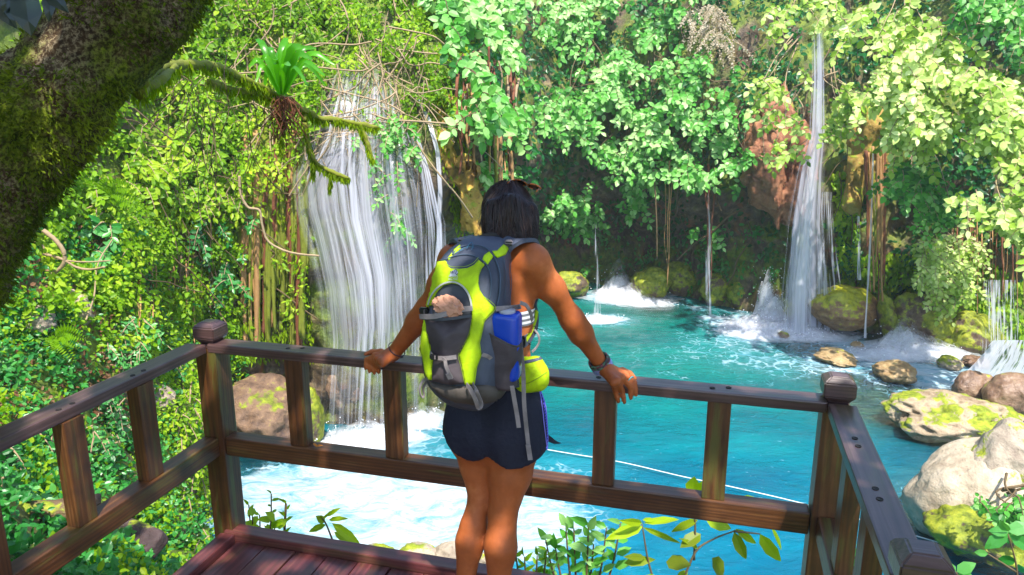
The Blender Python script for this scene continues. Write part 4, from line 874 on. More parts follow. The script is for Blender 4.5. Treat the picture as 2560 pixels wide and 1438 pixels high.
# lower front pocket, base and side tints
panel('base_panel', [(1062, 935), (1080, 955), (1120, 964), (1165, 966), (1187, 964), (1215, 962), (1250, 968), (1276, 962), (1262, 985), (1235, 1004), (1190, 1012), (1140, 1006), (1108, 992), (1080, 968)], M_TAUPE, pack, .002, .006, .01)
panel('side_panel', [(1048, 872), (1054, 826), (1062, 790), (1066, 800), (1058, 850), (1066, 892), (1072, 950), (1060, 940), (1050, 905)], M_BROWN, pack, .001, .003)
pocket = panel('front_pocket', [(1066, 790), (1090, 787), (1140, 790), (1183, 789), (1184, 800), (1178, 836), (1162, 868), (1153, 887), (1158, 916), (1166, 958), (1125, 962), (1082, 952), (1082, 920), (1086, 888), (1080, 872), (1072, 836)], M_BROWN, pack, .004, .004, .030, wrinkle=.004)
arch = panel('arch_panel', [(1086, 742), (1096, 724), (1112, 712), (1130, 708), (1150, 710), (1166, 720), (1177, 737), (1182, 765), (1183, 792), (1140, 796), (1083, 790), (1080, 764)], M_DGREY, pack, .001, .002)
H1 = [(1096, 656), (1116, 654), (1121, 666), (1130, 673), (1150, 674), (1170, 672), (1187, 664), (1198, 652), (1212, 663), (1204, 672), (1198, 688), (1196, 708), (1200, 726), (1210, 742), (1235, 768), (1233, 777), (1212, 801), (1207, 828), (1200, 858), (1204, 888), (1193, 919), (1187, 960),
 (1165, 960), (1156, 916), (1149, 887), (1159, 866), (1176, 836), (1181, 797), (1181, 770), (1178, 745), (1168, 726), (1150, 712), (1130, 709), (1110, 714), (1096, 727), (1086, 745), (1081, 763), (1061, 768), (1074, 742), (1082, 716), (1085, 694), (1093, 676)]
lime = panel('lime_harness', H1, M_LIME, pack, .007, .005, .004, 4, wrinkle=.003)
panel('lime_harness', [(1066, 784), (1073, 790), (1072, 836), (1079, 872), (1086, 886), (1083, 919), (1083, 949), (1074, 948), (1066, 936), (1060, 895), (1053, 868), (1058, 822), (1063, 790)], M_LIME, pack, .006, .005, .003, 4, wrinkle=.003)
for pl_ in ([(1136, 625), (1151, 613), (1152, 622), (1134, 637)], [(1119, 648), (1131, 633), (1132, 642), (1122, 650)], [(1224, 630), (1234, 641), (1219, 662), (1207, 650), (1211, 639)], [(1231, 629), (1243, 628), (1258, 612), (1271, 621), (1262, 638), (1244, 645), (1237, 640)]):
    panel('lime_tab', pl_, M_LIME, pack, .004, .003, .001, 3)
for nm, px_, r_ in (('zip', [(1131, 640), (1146, 624), (1165, 617), (1190, 616), (1212, 621), (1228, 635), (1240, 655), (1248, 690), (1246, 735), (1240, 765)], 1.9), ('zip', [(1095, 654), (1118, 650), (1135, 643), (1158, 639), (1180, 641), (1200, 650), (1216, 664), (1226, 690), (1226, 730), (1221, 748)], 1.7), ('seam', [(1270, 625), (1275, 660), (1276, 700), (1272, 750)], .9), ('seam', [(1256, 645), (1262, 690), (1258, 750)], .8)): cord(nm, px_, r_, M_PIPE, pack)
for px_ in ([(1080, 764), (1086, 744), (1097, 726), (1112, 713), (1131, 708), (1150, 711), (1167, 724), (1179, 746), (1182, 772)], ): 
    V_, F_ = strip_on(pk_bvh, px_, 4.2, off=.013); m = MB(); m.add(V_, F_); m.build('arch_trim', m_plain('pale_grey_binding', (.42, .42, .38), .8), pack, False)
for px_ in ([(1182, 797), (1176, 836), (1160, 866), (1150, 887), (1157, 916), (1166, 958)], [(1209, 742), (1234, 769), (1212, 801), (1206, 828), (1199, 858), (1203, 888), (1192, 919), (1187, 958)], [(1121, 666), (1131, 673), (1150, 674), (1170, 672), (1187, 664), (1198, 652)], [(1198, 708), (1199, 690), (1204, 674), (1212, 663)]): cord('stitched_seam', px_, .7, M_SEAM, pack, off=.0125)
# zip pulls tangle near the top
for px_ in ([(1168, 628), (1174, 617), (1180, 612), (1184, 620), (1180, 630)], [(1150, 632), (1162, 626), (1178, 622), (1186, 626)], [(1138, 640), (1150, 634), (1160, 630)]): cord('zip_pull', px_, 1.0, m_plain('blue_cord_%d' % len(px_), (.03, .12, .2), .5), pack, off=.008)
# emblem: pale arch with dark figures, two short lines of tiny pale lettering
M_PALE = m_plain('pale_print', (.62, .62, .66), .7); M_INK = m_plain('dark_violet_print', (.06, .04, .14), .7)
def print_on(name, items, mat, off):
    m = MB()
    for pix, wd in items:
        V_, F_ = strip_on(pk_bvh, pix, wd, off=off, th=.0003); m.add(V_, F_)
    return m.build(name, mat, lime, False)
panel('emblem', [(1128, 692), (1131, 685), (1137, 679), (1142, 677), (1147, 680), (1150, 686), (1150, 692)], M_PALE, lime, .0135, .0006, 0, 2.5)
print_on('emblem_figure', [([(1131, 690), (1132, 685), (1134, 688)], 1.2), ([(1135, 691), (1137, 684), (1138, 690)], 1.4), ([(1140, 688), (1142, 682), (1146, 683), (1145, 688), (1142, 691), (1147, 692)], 1.3), ([(1146, 693), (1149, 690)], 1.6)], M_INK, .0165)
fnt = []
def text_on(txt, x0, y0, x1, y1, mat, off, name, parent, bold=0.):
    cu = bpy.data.curves.new('t', 'FONT'); cu.body = txt; cu.size = 1; cu.align_x = 'LEFT'; cu.extrude = 0; cu.offset = bold; tmp = bpy.data.objects.new('t', cu); COL.objects.link(tmp); bpy.context.view_layer.update()
    me = tmp.to_mesh(); co = np.array([v.co[:] for v in me.vertices]); tr = [tuple(p.vertices) for p in me.polygons]; tmp.to_mesh_clear(); bpy.data.objects.remove(tmp); bpy.data.curves.remove(cu)
    mn, mx = co.min(0), co.max(0); s = (co-mn)/(mx-mn+1e-9); d = np.array([x1-x0, y1-y0], float)
    return s, tr
def lay_text(txt, org, ux_, uy_, mat, off, name, parent):
    s, tr = text_on(txt, 0, 0, 1, 1, mat, off, name, parent); pos = []
    for a in s:
        x = org[0]+ux_[0]*a[0]+uy_[0]*a[1]; y = org[1]+ux_[1]*a[0]+uy_[1]*a[1]; r = onto(pk_bvh, x, y, off, 1180, y); pos.append(r[0] if r else P(x, y, 1.85))
    return mk(name, pos, tr, mat, parent, False)
lay_text('PEAKS', (1127.5, 698), (22, 1), (0, -4.2), M_PALE, .0155, 'lettering', lime)
lay_text('BELOW', (1127, 704), (22, 1), (0, -4.2), M_PALE, .0155, 'lettering', lime)
# buckle, cinch straps over the front pocket
def strapr(name, pts, w_, mat, par, n=(-.3, -.95, .1), th=.0012, parent_bvh=None):
    V_, F_ = ribbon(pts, w_, n, th); m = MB(); m.add(V_, F_); return m.build(name, mat, par, False)
def on(x, y, off): 
    r = onto(pk_bvh, x, y, off, 1180, y); return r[0] if r else P(x, y, 1.85)
PXW = .00105
strapr('cinch_strap', [on(1074, 794, .03), on(1100, 792, .045), on(1130, 783, .047), on(1160, 774, .034), on(1184, 771, .018)], .0135, M_STRAP, pack)
strapr('elastic_edge', [on(1070, 797, .02), on(1105, 799, .043), on(1140, 796, .045), on(1182, 788, .02)], .008, M_DGREY, pack)
strapr('cinch_strap', [on(1234, 772, .012), on(1248, 770, .02), on(1266, 768, .03), P(1301, 766, 1.90)], .013, M_STRAP, pack)
strapr('cinch_strap', [on(1082, 880, .012), on(1100, 885, .04), on(1125, 888, .042), on(1150, 888, .026)], .011, M_STRAP, pack)
strapr('loose_strap_end', [on(1120, 888, .046), on(1130, 892, .055), on(1136, 905, .058), on(1140, 920, .058), on(1144, 934, .05)], .009, M_STRAP, pack)
strapr('strap_tip', [on(1139, 921, .062), on(1143, 935, .056)], .013, M_STRAP, pack)
strapr('cinch_strap', [on(1205, 884, .012), on(1218, 890, .006), on(1226, 896, .004)], .011, M_STRAP, pack)
def blk(name, c, sx, sy, sz, mat, par, bev=.003, R=None):
    bm = bmesh.new(); bmesh.ops.create_cube(bm, size=1)
    for v in bm.verts: v.co = Vector((v.co.x*sx, v.co.y*sy, v.co.z*sz))
    bmesh.ops.bevel(bm, geom=bm.edges[:], offset=min(bev, min(sx, sy, sz)*.3), segments=2, affect='EDGES')
    Vv = np.array([v.co[:] for v in bm.verts]); Ff = [tuple(v.index for v in f.verts) for f in bm.faces]; bm.free()
    B = np.stack([RT, FA, ZZ]) if R is None else R
    return mk(name, np.asarray(c)+Vv@B, Ff, mat, par, False)
blk('buckle', on(1104, 884, .050), .022, .010, .015, M_BLACK, pack); blk('buckle_prong', on(1109, 884, .055), .003, .004, .011, M_STRAP, pack)
blk('buckle', on(1068, 778, .012), .026, .014, .018, M_BLACK, pack); blk('buckle_prong', on(1077, 781, .02), .003, .005, .012, M_STRAP, pack)
# hanging loops at the bottom and long free strap ends
strapr('webbing_loop', [on(1172, 956, .02), P(1177, 975, 1.80), P(1189, 1000, 1.80), P(1196, 1020, 1.81), P(1203, 1012, 1.815), P(1198, 995, 1.81), P(1189, 975, 1.80), on(1184, 957, .010)], .0115, M_STRAP, pack, (-.35, -.93, .1))
strapr('webbing_loop', [on(1074, 945, .006), P(1058, 952, 1.93), P(1049, 972, 1.93), P(1054, 993, 1.93), P(1060, 988, 1.935), P(1058, 970, 1.94), P(1070, 950, 1.93)], .0085, M_STRAP, pack, (-.8, -.6, 0))
strapr('loose_strap_end', [P(1280, 965, 1.86), P(1286, 1000, 1.87), P(1293, 1040, 1.88), P(1297, 1069, 1.885)], .0115, M_STRAP, pack, (-.1, -.98, .1))
strapr('loose_strap_end', [P(1301, 868, 1.90), P(1308, 930, 1.93), P(1310, 1000, 1.925), P(1315, 1060, 1.925), P(1325, 1148, 1.93)], .0115, M_STRAP, pack, (-.1, -.98, .1))
strapr('strap_tip', [P(1320, 1112, 1.923), P(1326, 1150, 1.926)], .0135, M_STRAP, pack, (-.1, -.98, .1))
# shoulder straps, ladder buckles, grab handle
for s, pts, bx in (('l', [(1168, 604, 2.09), (1158, 598, 2.13), (1148, 603, 2.17), (1140, 618, 2.215), (1142, 650, 2.27)], (1154, 603, 2.10)), ('r', [(1262, 618, 2.05), (1280, 604, 2.05), (1305, 602, 2.07), (1325, 612, 2.12), (1333, 640, 2.17)], (1272, 608, 2.035))):
    strapr('shoulder_strap', [P(*q) for q in pts], .052, M_GREY, pack, [(-.2, -.6, .7), (-.1, -.3, .95), (0, .3, .95), (0, .8, .5), (0, 1, 0)], .006)
    blk('ladder_buckle', P(*bx), .021, .014, .018, M_STRAP, pack); 
    for z in (-.005, .002): blk('ladder_bar', P(bx[0], bx[1], bx[2]-.009)+ZZ*z, .020, .004, .0035, M_BLACK, pack)
strapr('shoulder_strap', [P(1333, 660, 2.19), P(1337, 720, 2.19), P(1336, 770, 2.17), P(1330, 815, 2.12), P(1318, 845, 2.06), P(1305, 862, 2.0)], [.04, .045, .048, .045, .03, .02], M_GREY, pack, [(.6, .8, 0), (.75, .4, 0), (.6, -.6, 0), (.3, -.9, 0), (0, -1, .1)], .006)
strapr('strap_lime_edge', [P(1342, 778, 2.155), P(1338, 800, 2.13), P(1328, 828, 2.08), P(1315, 850, 2.03)], .012, M_LIME, pack, [(.6, -.7, 0), (.3, -.9, 0)], .002)
strapr('strap_arc', [P(1301, 757, 1.90), P(1316, 764, 1.96), P(1326, 782, 2.0), P(1331, 802, 2.06)], .010, M_STRAP, pack, (.3, -.9, .3))
strapr('strap_arc', [P(1336, 824, 2.1), P(1346, 838, 2.1), P(1348, 855, 2.1), P(1340, 870, 2.09), P(1330, 880, 2.07)], .007, M_STRAP, pack, (.8, -.5, .1))
strapr('grab_handle', [P(1189, 604, 2.07), P(1204, 594, 2.085), P(1226, 588, 2.09), P(1240, 593, 2.085), P(1252, 606, 2.065)], .016, M_BLACK, pack, (0, -.8, .6), .002)
blk('buckle', P(1306, 853, 1.985), .018, .012, .03, M_BLACK, pack)
m = MB(); m.tube([P(1334, 815, 2.1), P(1344, 822, 2.1), P(1358, 826, 2.1)], .0011, 4); m.tube([P(1326, 838, 2.08), P(1330, 850, 2.08), P(1322, 864, 2.05)], .0011, 4); m.tube([P(1318, 855, 2.04), P(1327, 862, 2.04)], .0018, 4); m.build('cord_end', M_BLACK, pack)
# side pocket with the bottle standing in it
bc = P(1268, 900, 1.895); bz0, bz1 = P(1270, 945, 1.895)[2], P(1270, 785, 1.88)[2]
bot = thing('water_bottle', 'blue flat-sided water bottle standing in the side pocket of the backpack', 'bottle', [bc[0], bc[1], bz0])
m = MB(); zs = [(0, .82), (.03, .97), (.08, 1), (.93, 1), (.97, .95), (1, .84), (1.0, .3)]; an2 = np.arange(28)/28*6.2832; cx_ = np.sign(np.cos(an2))*np.abs(np.cos(an2))**.5; sx_ = np.sign(np.sin(an2))*np.abs(np.sin(an2))**.5
R_b = .0365
m.add(np.vstack([[bc[0], bc[1], 0]+RT*(cx_*R_b*r)[:, None]+FA*(sx_*R_b*.9*r)[:, None]+ZZ*(bz0+(bz1-bz0)*f) for f, r in zs]), [grid_faces(len(zs), 28, True)])
m.build('bottle_body', m_plain('glossy_blue_plastic', (.004, .045, .42), .25), bot)
tp = np.array([bc[0], bc[1], bz1]); m = MB(); m.tube([tp-ZZ*.004, tp+ZZ*.008], .022, 24); m.build('cap', m_plain('pale_grey_lid', (.35, .35, .4), .4), bot)
# the pocket wraps the lower bottle, slanted rim
sp2 = []; nzz = 18
for k in range(nzz):
    f = k/(nzz-1); ring = []
    for a in an2:
        ca, sa = math.cos(a), math.sin(a); cx2 = np.sign(ca)*abs(ca)**.6; sx2 = np.sign(sa)*abs(sa)**.6
        lat_ = cx2*.5+.5; ztop = P(1230+68*lat_, 829+35*lat_, 1.87)[2]; zbot = P(1240, 966+6*lat_, 1.88)[2]
        r_ = .0425*(1-.12*(1-f)**3)*(1+.05*math.sin(f*9+ca*2)); z = zbot+(ztop-zbot)*f
        q = np.array([bc[0], bc[1], 0])+RT*(cx2*r_-.014*(1-f)-.002)+FA*(sx2*r_*1.0)+ZZ*z; ring.append(q)
    sp2.append(ring)
sp2 = np.array(sp2); sp2 = sp2+norm(sp2-np.array([bc[0], bc[1], 0])-sp2[..., 2:3]*ZZ)*(fbm(sp2*[35, 35, 24], 2, 9)*.005)[..., None]
inner = sp2[-1:]*1.0; inner = inner-norm(inner-np.array([bc[0], bc[1], 0])-inner[..., 2:3]*ZZ)*.003; low = inner-ZZ*.03
allr = np.vstack([sp2, inner, low])
m = MB(); m.add(allr.reshape(-1, 3), [grid_faces(len(allr), 28, True), np.arange(28)[None, ::-1]]); m.build('side_pocket', M_BROWN, pack)
m = MB(); m.tube(np.vstack([sp2[-1], sp2[-1][:1]]), .0022, 5, cap=False); m.build('pocket_rim', M_TAUPE, pack)
# hip belt and its lime pouch
strapr('hip_belt', [P(1262, 955, 1.99), P(1290, 950, 1.99), P(1320, 940, 2.02), P(1350, 930, 2.08), P(1352, 925, 2.16)], .045, M_DGREY, pack, [(-.2, -.97, 0), (0, -1, 0), (.6, -.7, 0), (1, 0, 0)], .004)
pc_ = P(1328, 934, 2.0)
pp = [(P(1308, 918, 2.02), P(1340, 913, 2.01), .030, .026, .02, squash(1.3)), (P(1308, 960, 2.01), P(1342, 950, 2.01), .028, .034, .03, squash(1.2)), (P(1303, 935, 2.01), P(1348, 934, 2.0), .026, .024, .02, squash(1.3))]
D, lo = sdf(pp, .004, .02); ix = np.stack(np.meshgrid(*[lo[d]+np.arange(D.shape[d])*.004 for d in range(3)], indexing='ij'), -1)
D = np.maximum(D, (ix[..., 2]-P(1330, 884, 1.98)[2])-((ix-pc_)@RT)*.0); D += (fbm(ix*[40, 40, 28], 2, 3)*.003).astype(np.float32)
Vq, Fq = surf_nets(D, lo, .004); Vq = relax(Vq, Fq, 1, .4); pouch = mk('belt_pouch', Vq, [Fq], M_LIME, pack)
pb2 = BVHTree.FromPolygons([tuple(v) for v in Vq], [tuple(int(i) for i in f) for f in Fq])
trim('pouch_zip', pb2, [(1300, 909), (1318, 905), (1340, 900), (1362, 895)], 8, M_GREY, pouch, off=.001)
for px_ in ([(1296, 958), (1320, 958), (1345, 945), (1366, 930)],):
    pts = [onto(pb2, x, y, .001, 1328, 935)[0] for x, y in crs(np.array(px_, float), 4)]; m = MB(); m.tube(pts, .0012, 4); m.build('stitched_seam', M_SEAM, pouch)
# crumpled brown paper bag tucked behind the front pocket
bag_c = P(1120, 768, 1.872)
bm = bmesh.new(); bmesh.ops.create_icosphere(bm, subdivisions=4, radius=1); Vg = np.array([v.co[:] for v in bm.verts]); Fg = [tuple(v.index for v in f.verts) for f in bm.faces]; bm.free()
rid = 1-np.abs(fbm(Vg*1.5+4, 2, 61)); rid2 = 1-np.abs(fbm(Vg*3.3+2, 2, 66)); rr = .62+.40*rid**3+.10*rid2
Vg = Vg*rr[:, None]*[1, 1, 1]; Vg = bag_c+RT*(Vg[:, 0]*.043)[:, None]+FA*(Vg[:, 1]*.026)[:, None]+ZZ*(Vg[:, 2]*.031-Vg[:, 0]*.006)[:, None]
bag = mk('paper_bag', Vg-bag_c, Fg, m_plain('crumpled_kraft_paper', (.5, .24, .15), .75, 30, .5, .3), None, False); bag.location = bag_c
tag(bag, 'crumpled brown paper bag tucked into the front pocket of the backpack', 'paper bag')
# ================================================================ rocks
def m_rock(name, cols, moss=.5, mcol=((.06, .09, .005), (.22, .27, .01), (.38, .40, .03)), rough=.75, wet=0.):
    t = NT(name); co = t.coord(); n = t.noise(co, 2.4, 6, .62, .4); f = t.noise(co, 11, 6, .65); g = t.n('SeparateXYZ'); t.L(t.n('NewGeometry').outputs['Normal'], g.inputs[0])
    col = t.ramp(t.math('ADD', t.math('MULTIPLY', n, .6), t.math('MULTIPLY', f, .4)), [(.35, cols[0]), (.5, cols[1]), (.66, cols[2])])
    pit = t.mr(t.noise(co, 26, 4, .6), .6, .72); col = t.mix(t.math('MULTIPLY', pit, .5), col, tuple(c*.3 for c in cols[0]))
    mk2 = t.mr(t.math('ADD', t.math('ADD', n, t.math('MULTIPLY', f, .35)), t.math('MULTIPLY', g.outputs[2], .12)), .95-moss*.42, 1.02-moss*.42)
    col = t.mix(mk2, col, t.ramp(f, [(.3, mcol[0]), (.5, mcol[1]), (.7, mcol[2])]))
    return t.done(t.pbr(col, rough, t.bump(t.math('ADD', n, t.math('MULTIPLY', f, .7)), .8, .06)))
M_PALER = m_rock('pale_limestone', ((.20, .15, .11), (.38, .31, .23), (.52, .45, .35)), .36)
M_CREAM = m_rock('smooth_cream_limestone', ((.28, .21, .14), (.46, .37, .26), (.56, .47, .36)), .16)
M_OCHB = m_rock('ochre_wet_boulder', ((.10, .05, .025), (.30, .17, .07), (.46, .30, .16)), .62, ((.12, .13, .006), (.34, .34, .012), (.5, .46, .03)), rough=.45)
M_DKB = m_rock('dark_mottled_brown_rock', ((.05, .028, .022), (.17, .10, .06), (.36, .22, .12)), .38, ((.03, .04, .003), (.14, .17, .006), (.28, .32, .015)))
M_MOSSR = m_rock('moss_covered_rock', ((.05, .03, .02), (.16, .10, .05), (.30, .20, .10)), .82, ((.05, .08, .004), (.20, .24, .008), (.38, .38, .02)), rough=.6)
M_BROWNR = m_rock('wet_brown_rock', ((.07, .04, .03), (.22, .13, .08), (.38, .26, .17)), .25, rough=.35)
M_TANR = m_rock('tan_river_rock', ((.16, .09, .04), (.36, .24, .11), (.5, .38, .2)), .15, rough=.5)
M_ISLE = m_rock('pale_mossy_rock', ((.2, .13, .07), (.42, .33, .22), (.6, .5, .38)), .52)
bm = bmesh.new(); bmesh.ops.create_icosphere(bm, subdivisions=5, radius=1); ICO = np.array([v.co[:] for v in bm.verts]); ICF = np.array([tuple(v.index for v in f.verts) for f in bm.faces]); bm.free()
def boulder(label, px, py, rx, ry, mat, Y=None, depth=.8, seed=0, rough=.22, flat=.0, group=None, basepy=None, cut=True, tilt=0.):
    Yb = Y if Y is not None else PZ(px, basepy or py+ry*.9, WZ)[1]
    c = P(px, py, Yb); sc = toPix(c)[2]/F; a, b = rx*sc, ry*sc
    r = 1+fbm(ICO*1.15+seed*7.7, 4, seed, .55)*rough*2.2+(np.abs(fbm(ICO*2.6+seed, 3, seed+5))-.25)*-rough*.8
    V = ICO*r[:, None]
    if flat: V[:, 2] = np.where(V[:, 2] > 0, V[:, 2]*(1-flat*.4*np.abs(V[:, 0])), V[:, 2])
    V[:, 2] += V[:, 0]*tilt
    V = V*[a, max(a*depth, b*.6), b]; V[:, 2] += 0
    o = mk('boulder', V, [ICF], mat); o.location = c
    return tag(o, label, 'boulder', group)
boulder('large pale boulder with smooth cream face rising from the pool at the right edge', 2430, 1235, 150, 125, M_CREAM, basepy=1340, seed=3, rough=.10, tilt=.35)
boulder('tall grey pitted boulder behind the cream one, cut by the right edge of the photo', 2560, 1205, 135, 140, M_PALER, Y=6.75, seed=8, rough=.18)
boulder('yellow green mossy rock shelf below the cream boulder', 2480, 1330, 165, 70, M_MOSSR, Y=6.45, seed=5, rough=.16)
boulder('pale island rock topped with bright moss in the shallows at the right', 2375, 1035, 150, 48, M_ISLE, basepy=1075, seed=12, rough=.26)
boulder('low mossy lump at the left end of the pale island rock', 2265, 1030, 52, 42, M_ISLE, basepy=1062, seed=14, rough=.2)
boulder('smooth wet brown boulder under the right cascade', 2435, 968, 50, 42, M_BROWNR, basepy=1008, seed=21, rough=.1)
boulder('bigger wet brown boulder right of the cascade, at the photo edge', 2535, 985, 75, 58, M_BROWNR, basepy=1040, seed=22, rough=.1)
boulder('rounded ochre and moss boulder beside the tall column waterfall', 2108, 770, 82, 58, M_OCHB, basepy=838, seed=31, rough=.12)
boulder('purple brown wet rock behind the foot of the column waterfall', 2050, 775, 45, 52, M_BROWNR, Y=14.5, seed=33, rough=.1)
boulder('narrow bright green mossy slab leaning left of the triangular cascade', 2222, 800, 30, 52, M_MOSSR, Y=13.4, seed=36, rough=.12, tilt=-.8)
boulder('big yellow mossy rock overhanging the triangular cascade', 2318, 800, 72, 70, M_MOSSR, Y=13.3, seed=37, rough=.16, tilt=-.35)
boulder('mossy ledge rock right of the triangular cascade, above the brown boulders', 2430, 845, 75, 62, M_MOSSR, Y=13.0, seed=39, rough=.2)
for k, (x, y, rx, ry, lab) in enumerate([(1428, 712, 42, 36, 'green mossy boulder seen just right of the woman\'s shoulder'), (1628, 712, 44, 40, 'dark green boulder right of the grotto'), (1705, 700, 46, 42, 'yellow brown mossy boulder in the middle of the far bank'), (1790, 722, 40, 44, 'yellow green boulder right of the middle one on the far bank'), (1858, 732, 38, 42, 'mossy boulder left of the column waterfall splash')]):
    boulder(lab, x, y, rx, ry, M_MOSSR, basepy=y+ry*.85, seed=50+k, rough=.17)
for k, (x, y, rx, ry, m_, lab) in enumerate([(1957, 840, 14, 12, M_BROWNR, 'small round brown stone poking out of the foam below the column waterfall'), (2090, 894, 50, 15, M_TANR, 'flat tan rock awash in the shallows behind the right railing post'), (2238, 930, 46, 24, M_TANR, 'angular tan rock in the shallows below the triangular cascade'), (2378, 908, 28, 15, M_ISLE, 'small orange mossy rock near the right cascade'), (2142, 864, 14, 9, M_TANR, 'pebble sized tan rock left of the triangular cascade'), (2440, 905, 30, 16, M_BROWNR, 'low brown rock at the top of the right cascade')]):
    boulder(lab, x, y, rx, ry, m_, basepy=y+ry*.6, seed=60+k, rough=.2, depth=1.2)
for k, (x, y, rx, ry, zz) in enumerate([(2140, 915, 80, 20, -.18), (2080, 950, 70, 20, -.22), (2290, 970, 90, 24, -.16), (2210, 1000, 70, 22, -.2), (1990, 862, 50, 12, -.12), (2180, 1060, 60, 20, -.25)]):
    c = PZ(x, y, WZ+zz-.02); o = boulder('submerged tan rock showing through the shallow water, %s' % ['upper left of the group', 'just left of the railing post', 'beside the pale island rock', 'left of the island rock', 'by the column waterfall foam', 'nearest the railing'][k], x, y, rx, ry, M_TANR, Y=c[1], seed=80+k, rough=.2, depth=.9)
    o.location[2] = WZ-ry*toPix(c)[2]/F*1.12+.0-.03
for k, (x, y, rx, ry, lab) in enumerate([(940, 1392, 52, 30, 'pale speckled rock nearest the left of the deck front edge'), (1040, 1398, 58, 36, 'mossy cream rock in the middle of the deck front edge'), (1128, 1400, 50, 44, 'cream rock showing left of the woman\'s leg'), (1228, 1410, 36, 34, 'small cream rock seen between the woman\'s legs')]):
    boulder(lab, x, y, rx, ry, M_PALER, Y=5.9, seed=90+k, rough=.14)
boulder('large brown boulder with yellow moss at the foot of the left cliff', 660, 1040, 120, 82, M_DKB, Y=9.0, seed=101, rough=.2)
boulder('bright moss covered rock in the water beside the left waterfall', 765, 1045, 42, 90, M_MOSSR, Y=9.05, seed=102, rough=.14)
boulder('orange brown rock behind the falling water of the left fall', 868, 960, 52, 60, M_BROWNR, Y=9.7, seed=103, rough=.2)
for k, (x, y, rx, ry, lab) in enumerate([(75, 800, 62, 40, 'grey rock on the bank under the mossy trunk'), (185, 775, 42, 48, 'mossy grey rock in the undergrowth beside the left handrail'), (395, 1000, 40, 34, 'small grey stone among leaves behind the left handrail'), (300, 860, 60, 40, 'grey mottled rock on the left bank above the handrail')]):
    h = hit(x, y); boulder(lab, x, y, rx, ry, M_ISLE if k % 2 else M_PALER, Y=h[0][1]+.05, seed=110+k, rough=.2)
# ---- dark slab with a small metal disc, fallen log, on the bank behind the left railing
h = hit(330, 1370); c = h[0]
sl = thing('stone_slab', 'dark mossy stone slab with a small metal disc, below the left railing', 'slab', c)
V = ICO.copy(); V = np.sign(V)*np.abs(V)**.35; V = V*(1+fbm(V*2, 3, 7)*.06)[:, None]*[.20, .13, .06]
Rm = np.array(Matrix.Rotation(-.45, 3, 'Z') @ Matrix.Rotation(.5, 3, 'X')); mk('slab', c+V@Rm.T+[0, 0, .03], [ICF], m_rock('dark_slab_stone', ((.02, .012, .012), (.06, .035, .035), (.11, .08, .07)), .25), sl)
r = P(387, 1412, c[1]-.16); m = MB(); a = np.arange(8)/8*6.283; ring = [r+np.array([math.cos(x), 0, math.sin(x)])*.013+np.array([0, -.3, .2])*0 for x in a]; m.add(np.vstack([ring, np.array(ring)+[0, .012, -.004]]), [grid_faces(2, 8, True), np.arange(8)[None]]); m.build('disc', m_plain('weathered_metal', (.25, .36, .36), .4, Metallic=.6), sl, False)
lg = thing('fallen_log', 'rotting mossy log lying on the bank behind the left railing', 'log', hit(110, 1300)[0])
yl = hit(110, 1290)[0][1]
pts = crs([P(38, 1278, yl-.12), P(90, 1280, yl-.08), P(140, 1276, yl-.04), P(200, 1266, yl), P(250, 1262, yl+.05)], 8); n = len(pts); k_ = 28; m = MB(); m.tube(pts, .062, k_); Vl = m.V[0]; Vl += norm(Vl-np.repeat(pts, k_, 0))*(fbm(Vl*[18, 18, 30], 3, 4)*.014)[:, None]; m.V[0] = Vl
m.build('log', m_rock('rotten_wood', ((.05, .03, .018), (.16, .10, .05), (.26, .19, .10)), .5), lg)
m = MB(); 
for i in range(60): a = rng.random()*6.28; r_ = rng.random()*.05; p0 = pts[0]+np.array([0, math.cos(a)*r_, math.sin(a)*r_]); m.tube([p0, p0-[.012+.02*rng.random(), .01, 0]], .004+.004*rng.random(), 4)
m.build('torn_end', m_plain('torn_red_brown_wood', (.13, .035, .02), .9), lg)
# ================================================================ foliage
M_L_LIT = m_leaf('sunlit_mint_leaf', (.006, .11, .012), (.11, .42, .04), (.55, .78, .33), .42, .38, .4)
M_L_YEL = m_leaf('sunlit_yellow_leaf', (.05, .16, .006), (.34, .52, .05), (.74, .82, .36), .42, .4, .4)
M_L_LEFT = m_leaf('fresh_green_leaf', (.035, .12, .002), (.21, .42, .004), (.58, .70, .04), .45, .48, .3)
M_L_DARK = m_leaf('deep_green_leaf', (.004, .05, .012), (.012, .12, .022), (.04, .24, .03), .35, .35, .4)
M_L_TEAL = m_leaf('cool_green_leaf', (.008, .09, .015), (.04, .27, .04), (.16, .46, .10), .35, .35, .5)
M_L_MOSS = m_leaf('yellow_moss_frond', (.08, .14, .002), (.24, .38, .004), (.45, .58, .01), .6, .4, .2)
M_L_DRY = m_leaf('dry_brown_leaf', (.08, .03, .012), (.2, .09, .04), (.36, .22, .12), .6, .25, .2)
M_TWIG = m_plain('tan_twig', (.32, .23, .13), .8, 60, .4); M_STEM = m_plain('brown_green_stem', (.12, .08, .035), .8, 60, .4)
M_ROOT = m_plain('red_brown_root', (.17, .055, .022), .8, 40, .5, .4); M_TROOT = m_plain('tan_root', (.38, .20, .075), .8, 40, .5, .4); M_GROOT = m_plain('mossy_root', (.16, .18, .01), .85, 40, .6, .5)
SUNV = np.array(sdir)
def randv(n): v = rng.normal(size=(n, 3)); return norm(v)
